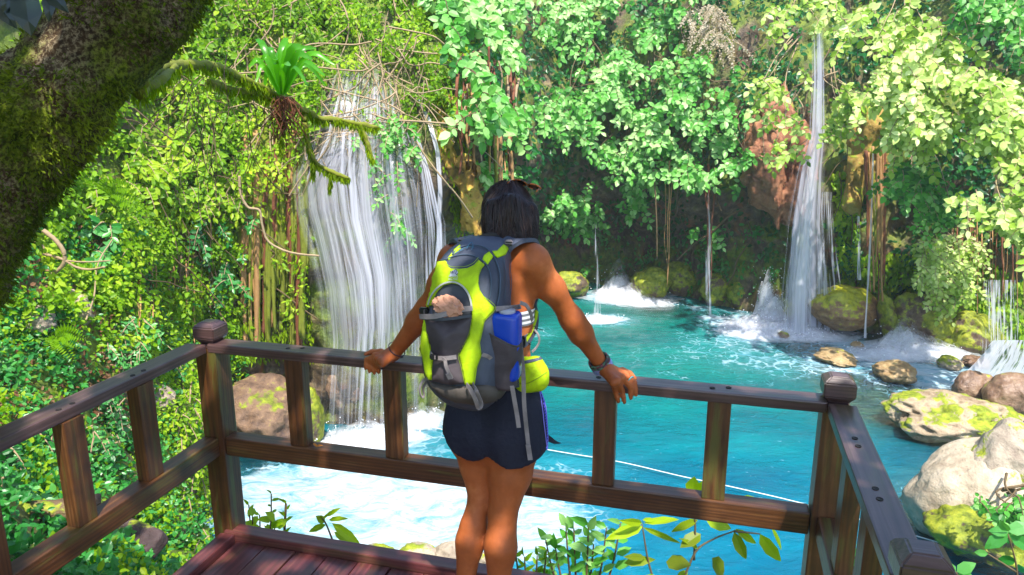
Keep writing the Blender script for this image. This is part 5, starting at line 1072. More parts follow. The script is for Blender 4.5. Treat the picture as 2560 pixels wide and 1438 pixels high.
def rpoly(poly, n):
    xs = [p[0] for p in poly]; ys = [p[1] for p in poly]; out = []; A = np.array(poly, float)
    while len(out) < n:
        X = min(xs)+rng.random(n)*(max(xs)-min(xs)); Y = min(ys)+rng.random(n)*(max(ys)-min(ys)); ins = np.zeros(n, bool); j = len(A)-1
        for i in range(len(A)):
            c = ((A[i, 1] > Y) != (A[j, 1] > Y)) & (X < (A[j, 0]-A[i, 0])*(Y-A[i, 1])/(A[j, 1]-A[i, 1]+1e-9)+A[i, 0]); ins ^= c; j = i
        out += list(zip(X[ins], Y[ins]))
    return out[:n]
    out = []
    while len(out) < n:
        x = min(xs)+rng.random()*(max(xs)-min(xs)); y = min(ys)+rng.random()*(max(ys)-min(ys))
        if inpoly(x, y, poly): out.append((x, y))
    return out
def cover(name, label, poly, n, Lr, mat, out=(.02, .25), shape='ovate', clump=1.5, thr=-.15, down=.6, Wf=.62, cat='foliage', frond=False):
    """loose leaf cover over the rock, kept clumpy"""
    hp, hn = [], []
    for x, y in rpoly(poly, n):
        if excl(x, y): continue
        h = hit(x, y)
        if h is not None: hp.append(h[0]); hn.append(h[1])
    p = np.array(hp); hn = np.array(hn); cl = vn(p*clump, 13)*.6+vn(p*clump*2.3, 14)*.4
    ok = ~((cl < thr) & (rng.random(len(p)) < .85)); p, hn, cl = p[ok], hn[ok], cl[ok]; k = len(p)
    d = norm(CAM-p); o = out[0]+(out[1]-out[0])*rng.random(k)*(.6+cl); lv = Leaves(); Ls = Lr[0]+(Lr[1]-Lr[0])*rng.random(k)**1.5
    lv.add(p+d*o[:, None]+hn*.02+randv(k)*.05, np.array([0, 0, -down])+hn*.3+randv(k)*.75, hn*.3+d*.35+SUNV*.55+randv(k)*.55, Ls, Ls*Wf*(.8+.4*rng.random(k)), np.clip(rng.random(k)*.7+cl*.35+.12, 0, 1))
    o = lv.build(name, mat, None, shape); return tag(o, label, cat, kind='stuff')
W_ = 2560
cover('ground_cover', 'yellow green creeping leaves carpeting the left cliff above the railing', [(150, -150), (800, -150), (800, 300), (760, 780), (480, 1010), (120, 760), (-100, 400)], 42000, (.035, .085), M_L_LEFT, (.02, .4), thr=-.02, clump=1.9)
cover('ground_cover', 'cool green low plants on the bank behind the left handrail', [(-60, 560), (180, 560), (480, 700), (620, 900), (590, 1180), (520, 1500), (-60, 1500)], 15000, (.035, .075), M_L_TEAL, (.0, .16), thr=-.18, down=.1)
cover('ground_cover', 'bright green sprouts on the bank between the left railing posts', [(-60, 740), (330, 700), (620, 940), (590, 1180), (560, 1500), (240, 1500), (-60, 1100)], 13000, (.03, .06), M_L_LEFT, (.0, .2), thr=.02, down=.1, clump=2.2)
cover('leaf_litter', 'brown dead leaves lying on the bank under the mossy trunk', [(30, 560), (260, 560), (300, 760), (420, 960), (300, 1100), (-60, 1100), (-60, 700)], 2600, (.03, .06), M_L_DRY, (.0, .03), thr=-.1, clump=1.2)
cover('moss_cover', 'yellow moss fringes hanging on the left cliff beside the waterfall', [(380, 480), (720, 380), (780, 760), (780, 900), (560, 900), (420, 780)], 19000, (.04, .11), M_L_MOSS, (.0, .16), 'small', thr=-.05, down=1.8, Wf=.35)
cover('ground_cover', 'small pale leaves and sprigs over the top of the rock tower', [(560, -150), (1230, -150), (1210, 250), (1090, 330), (980, 300), (820, 330), (620, 330)], 16000, (.035, .075), M_L_LEFT, (.0, .45), thr=-.05, clump=2.0)
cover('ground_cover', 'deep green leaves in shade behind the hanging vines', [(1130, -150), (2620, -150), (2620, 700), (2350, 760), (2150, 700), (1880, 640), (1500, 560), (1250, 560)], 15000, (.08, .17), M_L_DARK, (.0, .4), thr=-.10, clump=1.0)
cover('ground_cover', 'green fern like fringe growing low on the far wall around the grotto', [(1340, 520), (1500, 560), (1900, 560), (1960, 720), (1900, 760), (1640, 730), (1340, 720)], 2600, (.07, .14), M_L_TEAL, (.0, .15), thr=.12, clump=1.1)
cover('ground_cover', 'bright green fringe dripping from the rocks right of the column waterfall', [(2080, 430), (2150, 420), (2150, 640), (2400, 620), (2560, 700), (2560, 860), (2240, 760), (2080, 700)], 3800, (.07, .15), M_L_LEFT, (.0, .2), thr=-.02, clump=1.2, down=1.2)
cover('moss_cover', 'yellow moss hanging down the right flank of the rock tower', [(1050, 200), (1140, 240), (1210, 480), (1210, 600), (1150, 600), (1110, 440)], 4200, (.05, .11), M_L_MOSS, (.0, .08), 'small', thr=-.3, down=2, Wf=.35)
def spray(lv, st, p0, d0, L, nleaf, leafL, r0, Wf=.75, dens=.5):
    """one drooping twig with leaves in two ranks"""
    d = d0.copy(); pts = [p0]; 
    for k in range(5): d = norm(d+np.array([0, 0, -.22])); pts.append(pts[-1]+d*L/5)
    pts = np.array(pts); st.tube(pts, np.linspace(.008, .003, 6), 4, 0, cap=False)
    s = np.linspace(.1, 1, nleaf); bp = np.stack([np.interp(s*5, np.arange(6), pts[:, i]) for i in range(3)], 1); sd2 = norm(np.cross(d, norm(CAM-p0)))
    sg = np.where(np.arange(nleaf) % 2, 1, -1)[:, None]
    T = d*.35+sd2*sg*.8+randv(nleaf)*.55+[0, 0, -.12]; T[-1] = d
    N = norm(CAM-p0)*.75+SUNV*.55+randv(nleaf)*.36
    LL = leafL*(.65+.5*rng.random(nleaf)); lv.add(bp, T, N, LL, LL*Wf*(.85+.3*rng.random(nleaf)), np.clip(r0+.34*rng.normal(size=nleaf), 0, 1))
    k = nleaf//2+2; bp2 = p0+(bp.mean(0)-p0)*rng.random((k, 1))*1.2+randv(k)*L*.35+norm(p0-CAM)*leafL*1.1; lv.add(bp2, randv(k)+[0, 0, -.2], norm(CAM-p0)+randv(k)*.6, leafL*.6, leafL*.42, .12*rng.random(k))
def shrub(name, label, cat, poly, n, out, leafL, mats, group=None, Lt=.45, Wf=.78, Yfix=None, big=1., nl=9, tone=.5, stemM=None, gap=-.25, rootpx=None, nst=4):
    lv, st = Leaves(), MB(); cx, cy_ = np.mean(poly, 0)
    roots = []; cnt = 0; c0 = None
    for x, y in rpoly(poly, n):
        if not any(w in label for w in ('leafy t',)) and (excl(x, y) or excl(x, y+30)) and cnt > 5: continue
        if Yfix is not None: b = P(x, y, Yfix+(rng.random()-.5)*out*2)
        else:
            h = hit(x, y)
            if h is None: continue
            b = h[0]+norm(CAM-h[0])*(out*(.25+.75*rng.random())); b = P(x, y, b[1])
        q = vn(np.array([x/95., y/75., 3.1]), 5)+.5*vn(np.array([x/40., y/34., 1.1]), 6)
        if q < gap and rng.random() < .9: continue
        d0 = norm(np.array([rng.normal()*.7, -.55, -.25+rng.normal()*.3])); c0 = b if c0 is None else c0
        sc_ = min(1., b[1]/15.5) if Yfix is None and leafL > .15 else 1.; spray(lv, st, b, d0, Lt*(.6+.8*rng.random())*sc_, nl, leafL*big*sc_, np.clip(tone+.35*q, .08, .95), Wf); roots.append(b); cnt += 1
    roots = np.array(roots); c = roots.mean(0); top = P(*(rootpx or (cx, min(p[1] for p in poly)-20)), roots[:, 1].max()+.25)
    for i in range(min(nst, len(roots))):
        e = roots[rng.integers(len(roots))]; mid = (top+e)/2+[rng.normal()*.12, .02, .05]; st.tube(crs([top+randv(1)[0]*.1, mid, e], 5), np.linspace(.014, .005, 11), 5)
    o = thing(name, label, cat, top, group); lv.build('foliage', mats, o); st.build('stem', stemM or M_STEM, o); return o
G1 = 'leafy vines hanging over the far wall'
for lab, poly, n, tn in [
 ('pale green vine at the top left of the hanging mass, over the mossy tower edge', [(1110, -60), (1330, -60), (1340, 150), (1180, 130), (1100, 60)], 95, .75),
 ('mint green vine spray below it, reaching left over the hanging brown roots', [(1150, 130), (1330, 100), (1370, 260), (1280, 350), (1180, 280)], 85, .7),
 ('vine spray hanging just above the woman\'s head', [(1250, 270), (1390, 240), (1430, 390), (1350, 380), (1260, 330)], 60, .7),
 ('brightest vine clump at the top middle of the hanging mass', [(1340, -60), (1560, -60), (1570, 120), (1430, 180), (1340, 120)], 85, .7),
 ('vine clump under the brightest top clump, straight above the grotto', [(1370, 150), (1560, 110), (1590, 270), (1460, 330), (1380, 280)], 85, .75),
 ('wide mint vine clump in the centre of the hanging mass', [(1540, 150), (1700, 140), (1740, 300), (1600, 360), (1530, 280)], 85, .78),
 ('lower middle vine clump above the dark grotto', [(1440, 310), (1620, 300), (1650, 440), (1540, 470), (1450, 430)], 75, .72),
 ('vine clump right of centre with big pale leaves', [(1640, 300), (1820, 260), (1870, 400), (1760, 450), (1650, 430)], 85, .78),
 ('upper right vine clump next to the dry flower sprays', [(1700, 130), (1850, 150), (1880, 290), (1760, 280)], 55, .6),
 ('darker vine clump in the gap at the top right of the hanging mass', [(1560, -60), (1760, -60), (1720, 110), (1580, 110)], 50, .35),
 ('long vine tail hanging down to the left of the grotto', [(1380, 440), (1500, 430), (1500, 560), (1470, 680), (1400, 620), (1370, 540)], 62, .5),
 ('short vine tail with pale leaves over the middle of the grotto', [(1560, 440), (1605, 440), (1605, 530), (1575, 540)], 12, .6),
 ('thin vine tail hanging over the mossy far bank', [(1730, 430), (1790, 420), (1790, 600), (1740, 590)], 18, .45),
 ('vine tail hanging beside the red rock face', [(1800, 330), (1890, 300), (1900, 470), (1830, 480)], 26, .55)]:
    shrub('hanging_vine', lab, 'vine', poly, int(n*1.6), .95, .15, M_L_LIT, G1, tone=tn-.08, gap=-.10, Wf=.72, Lt=.34, nl=9)
G2 = 'branches of the tree at the right'
for lab, poly, n, out, tn, Yf in [
 ('pale yellow branch spray at the top, left of the column waterfall', [(1900, 60), (2010, -60), (2130, -60), (2080, 90), (2010, 200), (1930, 130)], 70, .5, .7, 12.2),
 ('drooping yellow spray crossing in front of the column waterfall', [(1905, 190), (2050, 120), (2070, 150), (2010, 230), (1960, 330), (1920, 350)], 30, .4, .7, 12.0),
 ('loose yellow sprays hanging in front of the red rock', [(1900, 380), (2000, 240), (2070, 300), (2020, 360), (1950, 400)], 24, .4, .65, 12.4),
 ('small pale sprays right of the column waterfall', [(2050, 240), (2100, 200), (2130, 340), (2100, 400), (2060, 380)], 22, .4, .6, 12.2),
 ('pale branch tips at the very top, right of the column waterfall', [(2090, -60), (2320, -60), (2330, 80), (2200, 110), (2110, 110)], 60, .5, .6, 11.5),
 ('large bright branch mass in the upper right', [(2180, 170), (2330, 70), (2480, 110), (2470, 300), (2330, 340), (2200, 260)], 160, .6, .8, 11.0),
 ('long bright bough pointing left towards the column waterfall', [(2125, 220), (2230, 210), (2360, 290), (2310, 400), (2180, 390), (2130, 370)], 120, .5, .82, 11.3),
 ('bright bough filling the right edge below the top corner', [(2420, 200), (2640, 180), (2640, 420), (2440, 420), (2380, 330)], 170, .6, .8, 10.6),
 ('shaded top right corner branches with small dark leaves', [(2320, -60), (2640, -60), (2640, 200), (2480, 130)], 90, .6, .35, 11.0),
 ('lower right bough with large yellow leaves', [(2380, 420), (2640, 400), (2640, 640), (2500, 560), (2400, 500)], 110, .6, .85, 10.2),
 ('green bough hanging in the middle right above the red roots', [(2210, 380), (2370, 360), (2390, 520), (2280, 560), (2210, 480)], 70, .5, .4, 12.0),
 ('yellow bushy shrub hanging over the triangular cascade', [(2290, 590), (2430, 580), (2440, 720), (2370, 780), (2300, 720)], 90, .35, .7, 12.7)]:
    shrub('tree_branch', lab, 'branch', poly, int(n*1.7), out, .125 if Yf < 12.6 else .10, M_L_YEL if 'green' not in lab and 'dark' not in lab else M_L_LIT, G2, Yfix=Yf, tone=tn, stemM=M_TWIG, gap=-.16, Wf=.74, Lt=.32)
G3 = 'leafy shrubs on the left cliff'
for lab, poly, n, L_, tn, mt in [
 ('bright shrub right behind the mossy trunk, below its top', [(470, -60), (640, -60), (640, 130), (500, 160), (420, 130)], 80, .1, .6, M_L_LEFT),
 ('yellow green shrub left of the long fern', [(450, 180), (640, 150), (640, 330), (480, 330), (400, 260)], 80, .09, .6, M_L_LEFT),
 ('pale leafed shrub below the trunk, on the upper left cliff', [(340, 300), (560, 320), (560, 460), (400, 470), (280, 400)], 90, .10, .65, M_L_LEFT),
 ('shrub with fresh light leaves in the middle of the left cliff', [(420, 400), (660, 360), (660, 500), (520, 540), (430, 480)], 110, .085, .75, M_L_LEFT),
 ('cool green shrub above the left corner post', [(500, 540), (640, 520), (650, 700), (560, 720), (500, 640)], 75, .085, .5, M_L_TEAL),
 ('broad leaf sapling on the left bank with whitish drooping leaves', [(240, 550), (330, 540), (340, 640), (260, 700), (230, 640)], 16, .13, .8, M_L_TEAL),
 ('yellow fern like shrub low on the left cliff', [(200, 430), (370, 460), (380, 560), (250, 540)], 55, .09, .6, M_L_LEFT),
 ('thicket of small bright leaves above the left handrail', [(320, 760), (480, 860), (460, 940), (330, 940), (250, 880)], 90, .06, .5, M_L_TEAL),
 ('green bush beside the left corner post, below the handrail', [(430, 950), (510, 930), (520, 1180), (440, 1160)], 60, .06, .6, M_L_LEFT),
 ('bush climbing the slope left of the corner post foot', [(440, 1190), (530, 1180), (530, 1438), (470, 1438)], 60, .06, .65, M_L_LEFT),
 ('shrub between the two left balusters', [(200, 960), (350, 960), (370, 1130), (240, 1130)], 50, .06, .4, M_L_TEAL),
 ('shrub with dark leaves at the left edge below the handrail', [(-40, 1080), (160, 1040), (180, 1200), (60, 1240), (-40, 1230)], 70, .065, .5, M_L_TEAL),
 ('small leaved bush on top of the rock tower, left part', [(700, -60), (880, -60), (880, 60), (760, 120), (690, 60)], 70, .08, .6, M_L_LEFT),
 ('pale bush on top of the rock tower, right part', [(900, -60), (1110, -60), (1130, 110), (1000, 110), (900, 50)], 80, .09, .7, M_L_LEFT),
 ('leafy twig hanging in front of the upper waterfall', [(890, 290), (1050, 280), (1040, 380), (960, 430), (900, 390)], 32, .08, .35, M_L_LIT),
 ('narrow leafy trail hanging down the waterfall rock', [(960, 430), (1010, 430), (1015, 590), (985, 590)], 18, .07, .5, M_L_LIT),
 ('leafy sprig left of the woman\'s hair', [(1180, 390), (1290, 390), (1290, 450), (1200, 500)], 20, .12, .5, M_L_LIT)]:
    shrub('shrub', lab, 'shrub', poly, n, .28, L_, mt, G3, Lt=.22, tone=tn, Wf=.6, nst=2, stemM=M_TWIG, gap=-.5, Yfix=8.9 if 'waterfall' in lab else None)
# dry flower sprays
shrub('flowering_vine', 'vine with dry pale pinkish flower sprays near the top of the far wall', 'vine', [(1700, 20), (1790, 10), (1840, 110), (1760, 110), (1710, 70)], 60, .9, .05, m_leaf('dry_flower', (.3, .25, .15), (.5, .42, .32), (.65, .55, .45)), None, Wf=.8, nl=14, gap=-1, stemM=M_TWIG)
# ================================================================ big mossy trunk and its crown added over the deck to shade it
tr = thing('mossy_tree', 'huge leaning tree trunk covered in dark moss at the upper left, nearest the camera', 'tree', P(-420, 1300, 2.2))
cp = crs([P(-470, 1500, 2.15), P(-330, 1120, 2.15), P(-175, 740, 2.2), P(-8, 440, 2.25), P(155, 210, 2.3), P(345, -20, 2.4), P(520, -260, 2.55), P(700, -520, 2.7)], 30)
rr_ = np.interp(np.linspace(0, 1, len(cp)), [0, .3, .45, .7, 1], [175, 140, 136, 138, 136]); rr_ = np.array([rp(a, p) for a, p in zip(rr_, cp)])
kk = 150; m = MB(); m.tube(cp, rr_, kk); Vt = m.V[0].reshape(len(cp), kk, 3); cc = cp[:, None]; dn = norm(Vt-cc)
ds = fbm(Vt*[5, 5, 5], 4, 51)*.05-(np.abs(fbm(Vt*[9, 9, 6], 4, 55))-.2)*.035+fbm(Vt*34, 4, 58, .7)*.014
Vt = Vt+dn*ds[..., None]; m.V[0] = Vt.reshape(-1, 3)
t = NT('mossy_bark'); co = t.coord(); a = t.noise(co, 2.6, 6, .65, .5); b = t.noise(co, 18, 6, .7); c = t.noise(t.coord((1, 1, .4)), 7, 5, .6, .8)
bark = t.ramp(b, [(.3, (.03, .015, .007)), (.5, (.15, .08, .035)), (.64, (.32, .23, .13)), (.78, (.5, .42, .3))])
mossc = t.ramp(b, [(.3, (.015, .024, .002)), (.5, (.09, .12, .005)), (.72, (.28, .32, .018))])
e = t.noise(co, 75, 5, .75); bark = t.mix(t.mr(e, .45, .62), t.mix(.65, bark, (.01, .005, .003)), t.mix(.35, bark, (.6, .5, .32))); mossc = t.mix(t.mr(e, .42, .6), t.mix(.6, mossc, (.006, .01, .001)), t.mix(.3, mossc, (.35, .42, .03)))
col = t.mix(t.mr(t.math('ADD', t.math('ADD', t.math('MULTIPLY', a, .55), t.math('MULTIPLY', c, .25)), t.math('MULTIPLY', e, .2)), .44, .55), bark, mossc)
h = t.math('ADD', t.math('ADD', t.math('MULTIPLY', b, .8), c), t.math('MULTIPLY', e, .5))
m.build('trunk', t.done(t.pbr(col, .9, t.bump(h, 1., .03), Specular_IOR_Level=.15)), tr)
lv = Leaves(); n = 42000; i = rng.integers(20, len(cp), n); j = rng.integers(0, kk, n); p = Vt[i, j]+randv(n)*.008; d = dn[i, j]; keep = (d[:, 1] < .35) & (vn(p*5, 71)+.5*vn(p*13, 72) > -.12)
p, d = p[keep], d[keep]; n = len(p); L = .010+.020*rng.random(n)**2; lv.add(p, d*.9+randv(n)*.7+[0, 0, -.35], randv(n)+d*.4, L, L*.3, np.clip(.55*rng.random(n)+.45*(vn(p*4, 73)+.5), 0, 1))
lv.build('moss', m_leaf('trunk_moss', (.015, .03, .002), (.09, .13, .005), (.28, .34, .02), .8, .25, .1), tr, 'small')
lv = Leaves(); low = cp[::6]
for k in range(10, 28):
    base = low[min(k, len(low)-1)]
    for q in range(5):
        p0 = base+np.array([.05+.1*rng.random(), -.08, -.13]); L = .02+.03*rng.random(); lv.add([p0], [[.1, 0, -1]], [[0, -1, .1]], L, L*.3)
# limbs and crown added above the deck, out of the picture, to shade it
st = MB(); lv = Leaves()
hub = cp[-1]+np.array([.2, -.3, 1.0]); st.tube(crs([cp[-2], cp[-1]+[.1, -.1, .4], hub], 6), np.linspace(rr_[-1], .16, 13), 12)
for k in range(16):
    e = np.array([-3.6+6.6*rng.random(), -2.6+4.6*rng.random(), 3.5+.9*rng.random()]); st.tube(crs([hub, (hub+e)/2+[0, 0, .3], e], 6), np.linspace(.09, .02, 13), 6)
st.build('unseen_limb', m_plain('limb_bark', (.08, .05, .03), .9), tr)
n = 3500; p = np.stack([-2.0+5.2*rng.random(n), -3.2+5.1*rng.random(n), 3.3+1.3*rng.random(n)], 1); kp = (fbm(p*[.9, .9, .4], 2, 81) > -.12+.0*p[:, 0]); p = np.vstack([p[kp], np.array([1.0, -.35, 3.7])+rng.normal(size=(260, 3))*[.42, .42, .2]]); n = len(p)  # last clump added to keep direct sun off the near right cap
lv.add(p, randv(n)*[1, 1, .3], randv(n)*.4+[0, 0, 1], .16+.1*rng.random(n), .12, rng.random(n)); lv.build('unseen_crown', M_L_DARK, tr)
# dark broad leaves at the very top left
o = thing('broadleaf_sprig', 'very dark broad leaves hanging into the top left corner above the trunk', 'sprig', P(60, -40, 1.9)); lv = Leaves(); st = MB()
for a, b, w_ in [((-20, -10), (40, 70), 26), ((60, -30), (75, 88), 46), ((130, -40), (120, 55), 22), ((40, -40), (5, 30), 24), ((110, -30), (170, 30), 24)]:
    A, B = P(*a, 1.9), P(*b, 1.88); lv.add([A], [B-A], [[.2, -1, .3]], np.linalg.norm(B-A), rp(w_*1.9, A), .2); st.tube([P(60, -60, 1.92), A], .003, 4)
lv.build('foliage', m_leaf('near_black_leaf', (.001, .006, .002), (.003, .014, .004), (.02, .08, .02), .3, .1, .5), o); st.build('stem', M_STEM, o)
# ================================================================ mossy branch with the bird's nest fern
def pathP(pts): return np.array([P(*q) for q in pts])
br = thing('mossy_branch', 'drooping moss covered branch reaching from the trunk across the left waterfall', 'branch', P(360, 190, 2.5))
BR = [([(350, 205, 2.45), (420, 165, 2.9), (530, 165, 3.3), (600, 195, 3.55), (660, 222, 3.75), (712, 250, 3.85), (760, 275, 3.95), (800, 296, 4.05), (850, 300, 4.1), (900, 312, 4.15), (945, 318, 4.2)], 11),
      ([(520, 205, 3.3), (600, 228, 3.6), (640, 235, 3.7), (700, 252, 3.85)], 8), ([(760, 275, 3.95), (765, 330, 3.95), (785, 400, 3.95), (830, 430, 3.95), (872, 446, 3.95)], 7), ([(900, 312, 4.15), (915, 350, 4.15), (932, 400, 4.15)], 6),
      ([(690, 235, 3.8), (705, 290, 3.82), (702, 380, 3.84)], 5), ([(345, 235, 2.45), (400, 200, 2.6), (440, 165, 2.9)], 14), ([(785, 400, 3.95), (782, 440, 3.95)], 4), ([(830, 430, 3.95), (822, 470, 3.95)], 3)]
lv = Leaves()
for pts, r in BR:
    q = crs(pathP(pts), 10); rr2 = rp(r, q.mean(0))*np.linspace(1, .55, len(q)); m = MB(); m.tube(q, rr2, 12); Vq = m.V[0]; cq = np.repeat(q, 12, 0); Vq += norm(Vq-cq)*(fbm(Vq*30, 3, 5)*.012)[:, None]; m.V[0] = Vq; m.build('branch', M_GROOT, br)
    n = int(len(q)*30); k = rng.integers(0, len(q), n); p = q[k]+randv(n)*rr2[k][:, None]; L = (.010+.045*rng.random(n)**3); lv.add(p, randv(n)*.4+[0, 0, -1.1], randv(n)+[0, -1, 0], L, L*.25, rng.random(n)*.8)
lv.build('moss', M_L_MOSS, br, 'small')
fern = thing('birds_nest_fern', 'bright green bird\'s nest fern sitting on the mossy branch', 'fern', P(705, 232, 3.8))
M_FERN = m_leaf('glossy_fern_frond', (.03, .2, .004), (.12, .45, .01), (.26, .62, .02), .3, .5, .5)
for k, (tx, ty, bow, w_, dy) in enumerate([(642, 98, .1, 20, .1), (655, 150, .15, 17, -.05), (622, 168, .2, 14, -.1), (700, 128, 0, 17, .15), (716, 96, 0, 24, .1), (738, 112, -.1, 22, 0), (758, 118, -.15, 24, -.1), (780, 148, -.2, 20, -.15), (836, 162, -.35, 17, -.1), (812, 190, -.3, 14, -.25), (640, 205, .3, 12, -.2), (770, 215, -.3, 12, -.3), (674, 118, .1, 15, .05), (790, 120, -.15, 16, .05), (815, 215, -.4, 12, .1), (660, 225, .3, 11, .0), (690, 150, .05, 16, -.25), (725, 165, -.05, 18, -.3)]):
    b = P(703+(tx-703)*.06, 236, 3.8-.03*(dy < 0)); e = P(tx, ty, 3.8+dy); mid = b*.45+e*.55+np.array([0, -.02, .05+abs(bow)*.16]); q = crs([b, mid, e], 9); nq = len(q); s = np.linspace(0, 1, nq)
    wd = rp(w_*.9, b)*np.clip(np.sin(np.pi*(s*.82+.10))**.7, .1, 1)*(1+.10*np.sin(s*40)); tq = norm(np.gradient(q, axis=0)); sq = norm(np.cross(tq, norm(CAM-b)+[0, 0, .5])); nq2 = np.cross(sq, tq)
    V = np.stack([q-sq*wd[:, None]/2+nq2*wd[:, None]*.18, q, q+sq*wd[:, None]/2+nq2*wd[:, None]*.18], 1).reshape(-1, 3)
    mk('frond', V, [grid_faces(nq, 3)], M_FERN, fern, True, attrs={'rnd': np.full(len(V), .2+.6*rng.random())})
m = MB(); 
for k in range(60): a = P(703+rng.normal()*14, 240+rng.random()*10, 3.8+rng.normal()*.03); m.tube(crs([a, a+[rng.normal()*.03, 0, -.05], a+[rng.normal()*.05, 0, -.10-.12*rng.random()]], 3), .0022, 4)
m.build('roots', M_ROOT, fern)
lv = Leaves()
for base, tips, cat_, lab in [((255, 500), [(210, 460), (235, 462), (290, 455), (330, 500), (340, 470), (180, 500), (360, 520)], 'fern', 'light green sword fern on the left cliff beside the trunk'), ((140, 845), [(215, 848), (205, 870), (190, 905), (130, 900), (150, 890)], 'fern', 'dark green strap leaf fern low on the left bank')]:
    h = hit(*base); o = thing('fern', lab, cat_, h[0]); Yb = h[0][1]-.15
    for k, (tx, ty) in enumerate(tips):
        b = P(*base, Yb); e = P(tx, ty, Yb-.15); q = crs([b, (b+e)/2+[0, -.05, .07], e], 8); tq = norm(np.gradient(q, axis=0)); sq = norm(np.cross(tq, norm(CAM-b))); L2 = Leaves(); s = np.linspace(0, 1, len(q)); n = 34
        ss = np.linspace(.05, 1, n); bp = np.stack([np.interp(ss, s, q[:, i]) for i in range(3)], 1); sg = np.where(np.arange(n) % 2, 1, -1)[:, None]; LL = np.linalg.norm(e-b)*.22*np.sin(np.pi*(ss*.85+.1))
        L2.add(bp, sq[np.minimum((ss*(len(q)-1)).astype(int), len(q)-1)]*sg+tq[0]*.3, norm(CAM-b)+SUNV*.4, LL, LL*.3, .4+.3*rng.random(n)); L2.build('frond', M_L_LEFT, o, 'small')
# ================================================================ lianas, hanging roots
def liana(name, label, pts, rpx, mat, cat='liana', group=None, parent=None, taper=.7, wob=.0):
    q = crs(pathP(pts), 12); q = q+np.stack([vn(q*4, 3), vn(q*4, 4), vn(q*4, 6)], 1)*wob; m = MB(); m.tube(q, rp(rpx, q.mean(0))*np.linspace(1, taper, len(q)), 8); Vq = m.V[0]; Vq += randv(len(Vq))*rp(rpx, q.mean(0))*.10; m.V[0] = Vq
    o = m.build(name, mat, parent); return tag(o, label, cat, group) if parent is None else o
ly_ = 7.2
liana('liana', 'long pale liana sagging across the left cliff to the waterfall edge', [(598, 440, 8.2), (602, 485, 8.2), (620, 518, 8.2), (648, 526, 8.2), (655, 560, 8.2), (668, 600, 8.2), (700, 622, 8.2), (740, 634, 8.2), (798, 640, 8.2)], 3.6, M_TWIG)
B4 = 4.2
def YB(x, y, d=.25): h = hit(x, y); return (h[0][1] if h else 5)-d
yb = YB(120, 650)
liana('liana', 'thick curling liana arching out from under the mossy trunk', [(108, 576, yb), (140, 602, yb), (160, 632, yb), (158, 662, yb), (130, 685, yb), (90, 700, yb), (40, 708, yb)], 6, M_TWIG)
liana('liana', 'grey liana running right from the curling liana', [(80, 640, yb), (120, 638, yb), (160, 650, yb), (190, 668, yb), (225, 674, yb), (262, 668, yb-.1)], 4, M_TWIG); liana('liana', 'thin straight liana above the grey one on the left bank', [(105, 612, yb), (125, 640, yb), (170, 652, yb), (220, 655, yb), (275, 652, yb)], 2.6, M_TWIG)
liana('liana', 'slender leafy stem rising in front of the left cliff', [(215, 800, YB(215, 800)), (235, 740, YB(235, 740)), (245, 660, YB(245, 660)), (280, 600, YB(280, 600))], 2.2, M_TWIG)
def tangle(name, label, boxp, n, rpx, mat, out, Lp, cat='vine tangle', vert=.5, Yfix=None):
    m = MB()
    for _ in range(n):
        x = boxp[0]+rng.random()*(boxp[2]-boxp[0]); y = boxp[1]+rng.random()*(boxp[3]-boxp[1]); pts = []; dx, dy = rng.normal()*(1-vert), 1*vert+rng.normal()*.35; l = math.hypot(dx, dy)+1e-6; dx /= l; dy /= l; Yv = None
        for k in range(6):
            if Yfix is None:
                h = hit(x, y); Yk = h[0][1]-out*(.3+.7*rng.random()) if h is not None else (Yv or 9)
                Yv = Yk if Yv is None else Yv*.75+Yk*.25
            else: Yv = Yfix+rng.normal()*.05
            pts.append(P(x, y, Yv)); dx += rng.normal()*.35; dy += rng.normal()*.25; x += dx*Lp/6; y += dy*Lp/6
        q = crs(pts, 4); m.tube(q, rp(rpx*(.5+rng.random()), q.mean(0)), 4, cap=False)
    return tag(m.build(name, mat), label, cat, kind='stuff')
tangle('vine_tangle', 'mesh of thin tan leafless vines over the upper waterfall rock', (600, -80, 1080, 330), 130, 1.7, M_TWIG, .55, 190, vert=.55)
tangle('vine_tangle', 'loose tan vines criss crossing the left cliff leaves', (250, 150, 660, 700), 55, 1.4, M_STEM, .35, 150)
tangle('vine_tangle', 'thin dark hanging threads in front of the cliff between trunk and fern', (420, 120, 640, 320), 30, .9, M_STEM, .2, 200, vert=.95, Yfix=3.2)
tangle('root_tangle', 'thin shaded twigs behind the hanging leaves on the far wall', (1500, 60, 2120, 560), 45, 1.7, M_STEM, .5, 160, vert=.8)
def roots(label, xs, y0, y1, n, rpx, mats, out, spread=18, wob=14, Yf=None, name='hanging_roots', cat='roots'):
    h = hit(sum(xs)/2, y0); o = thing(name, label, cat, h[0])
    for k in range(n):
        x = xs[0]+(xs[1]-xs[0])*(k+rng.random())/n; ya = y0+rng.normal()*14; yb_ = y1-rng.random()*(y1-y0)*.45; pts = []; Yc = None
        for s in np.linspace(0, 1, 6):
            y = ya+(yb_-ya)*s; x += rng.normal()*wob*.35; hh = hit(x, y); Yk = (hh[0][1] if hh else 9)-out*(.4+.6*rng.random()); Yc = Yk if Yc is None else min(Yc, Yk) if Yf is None else Yf; Yc = Yf if Yf else Yc
            pts.append(P(x, y, Yc))
        q = crs(pts, 5); m = MB(); m.tube(q, rp(rpx*(.5+.9*rng.random()), q.mean(0))*np.linspace(1, .5, len(q)), 7); m.V[0] += randv(len(m.V[0]))*rp(rpx, q.mean(0))*.12
        m.build('root', mats[rng.integers(len(mats))], o)
    return o
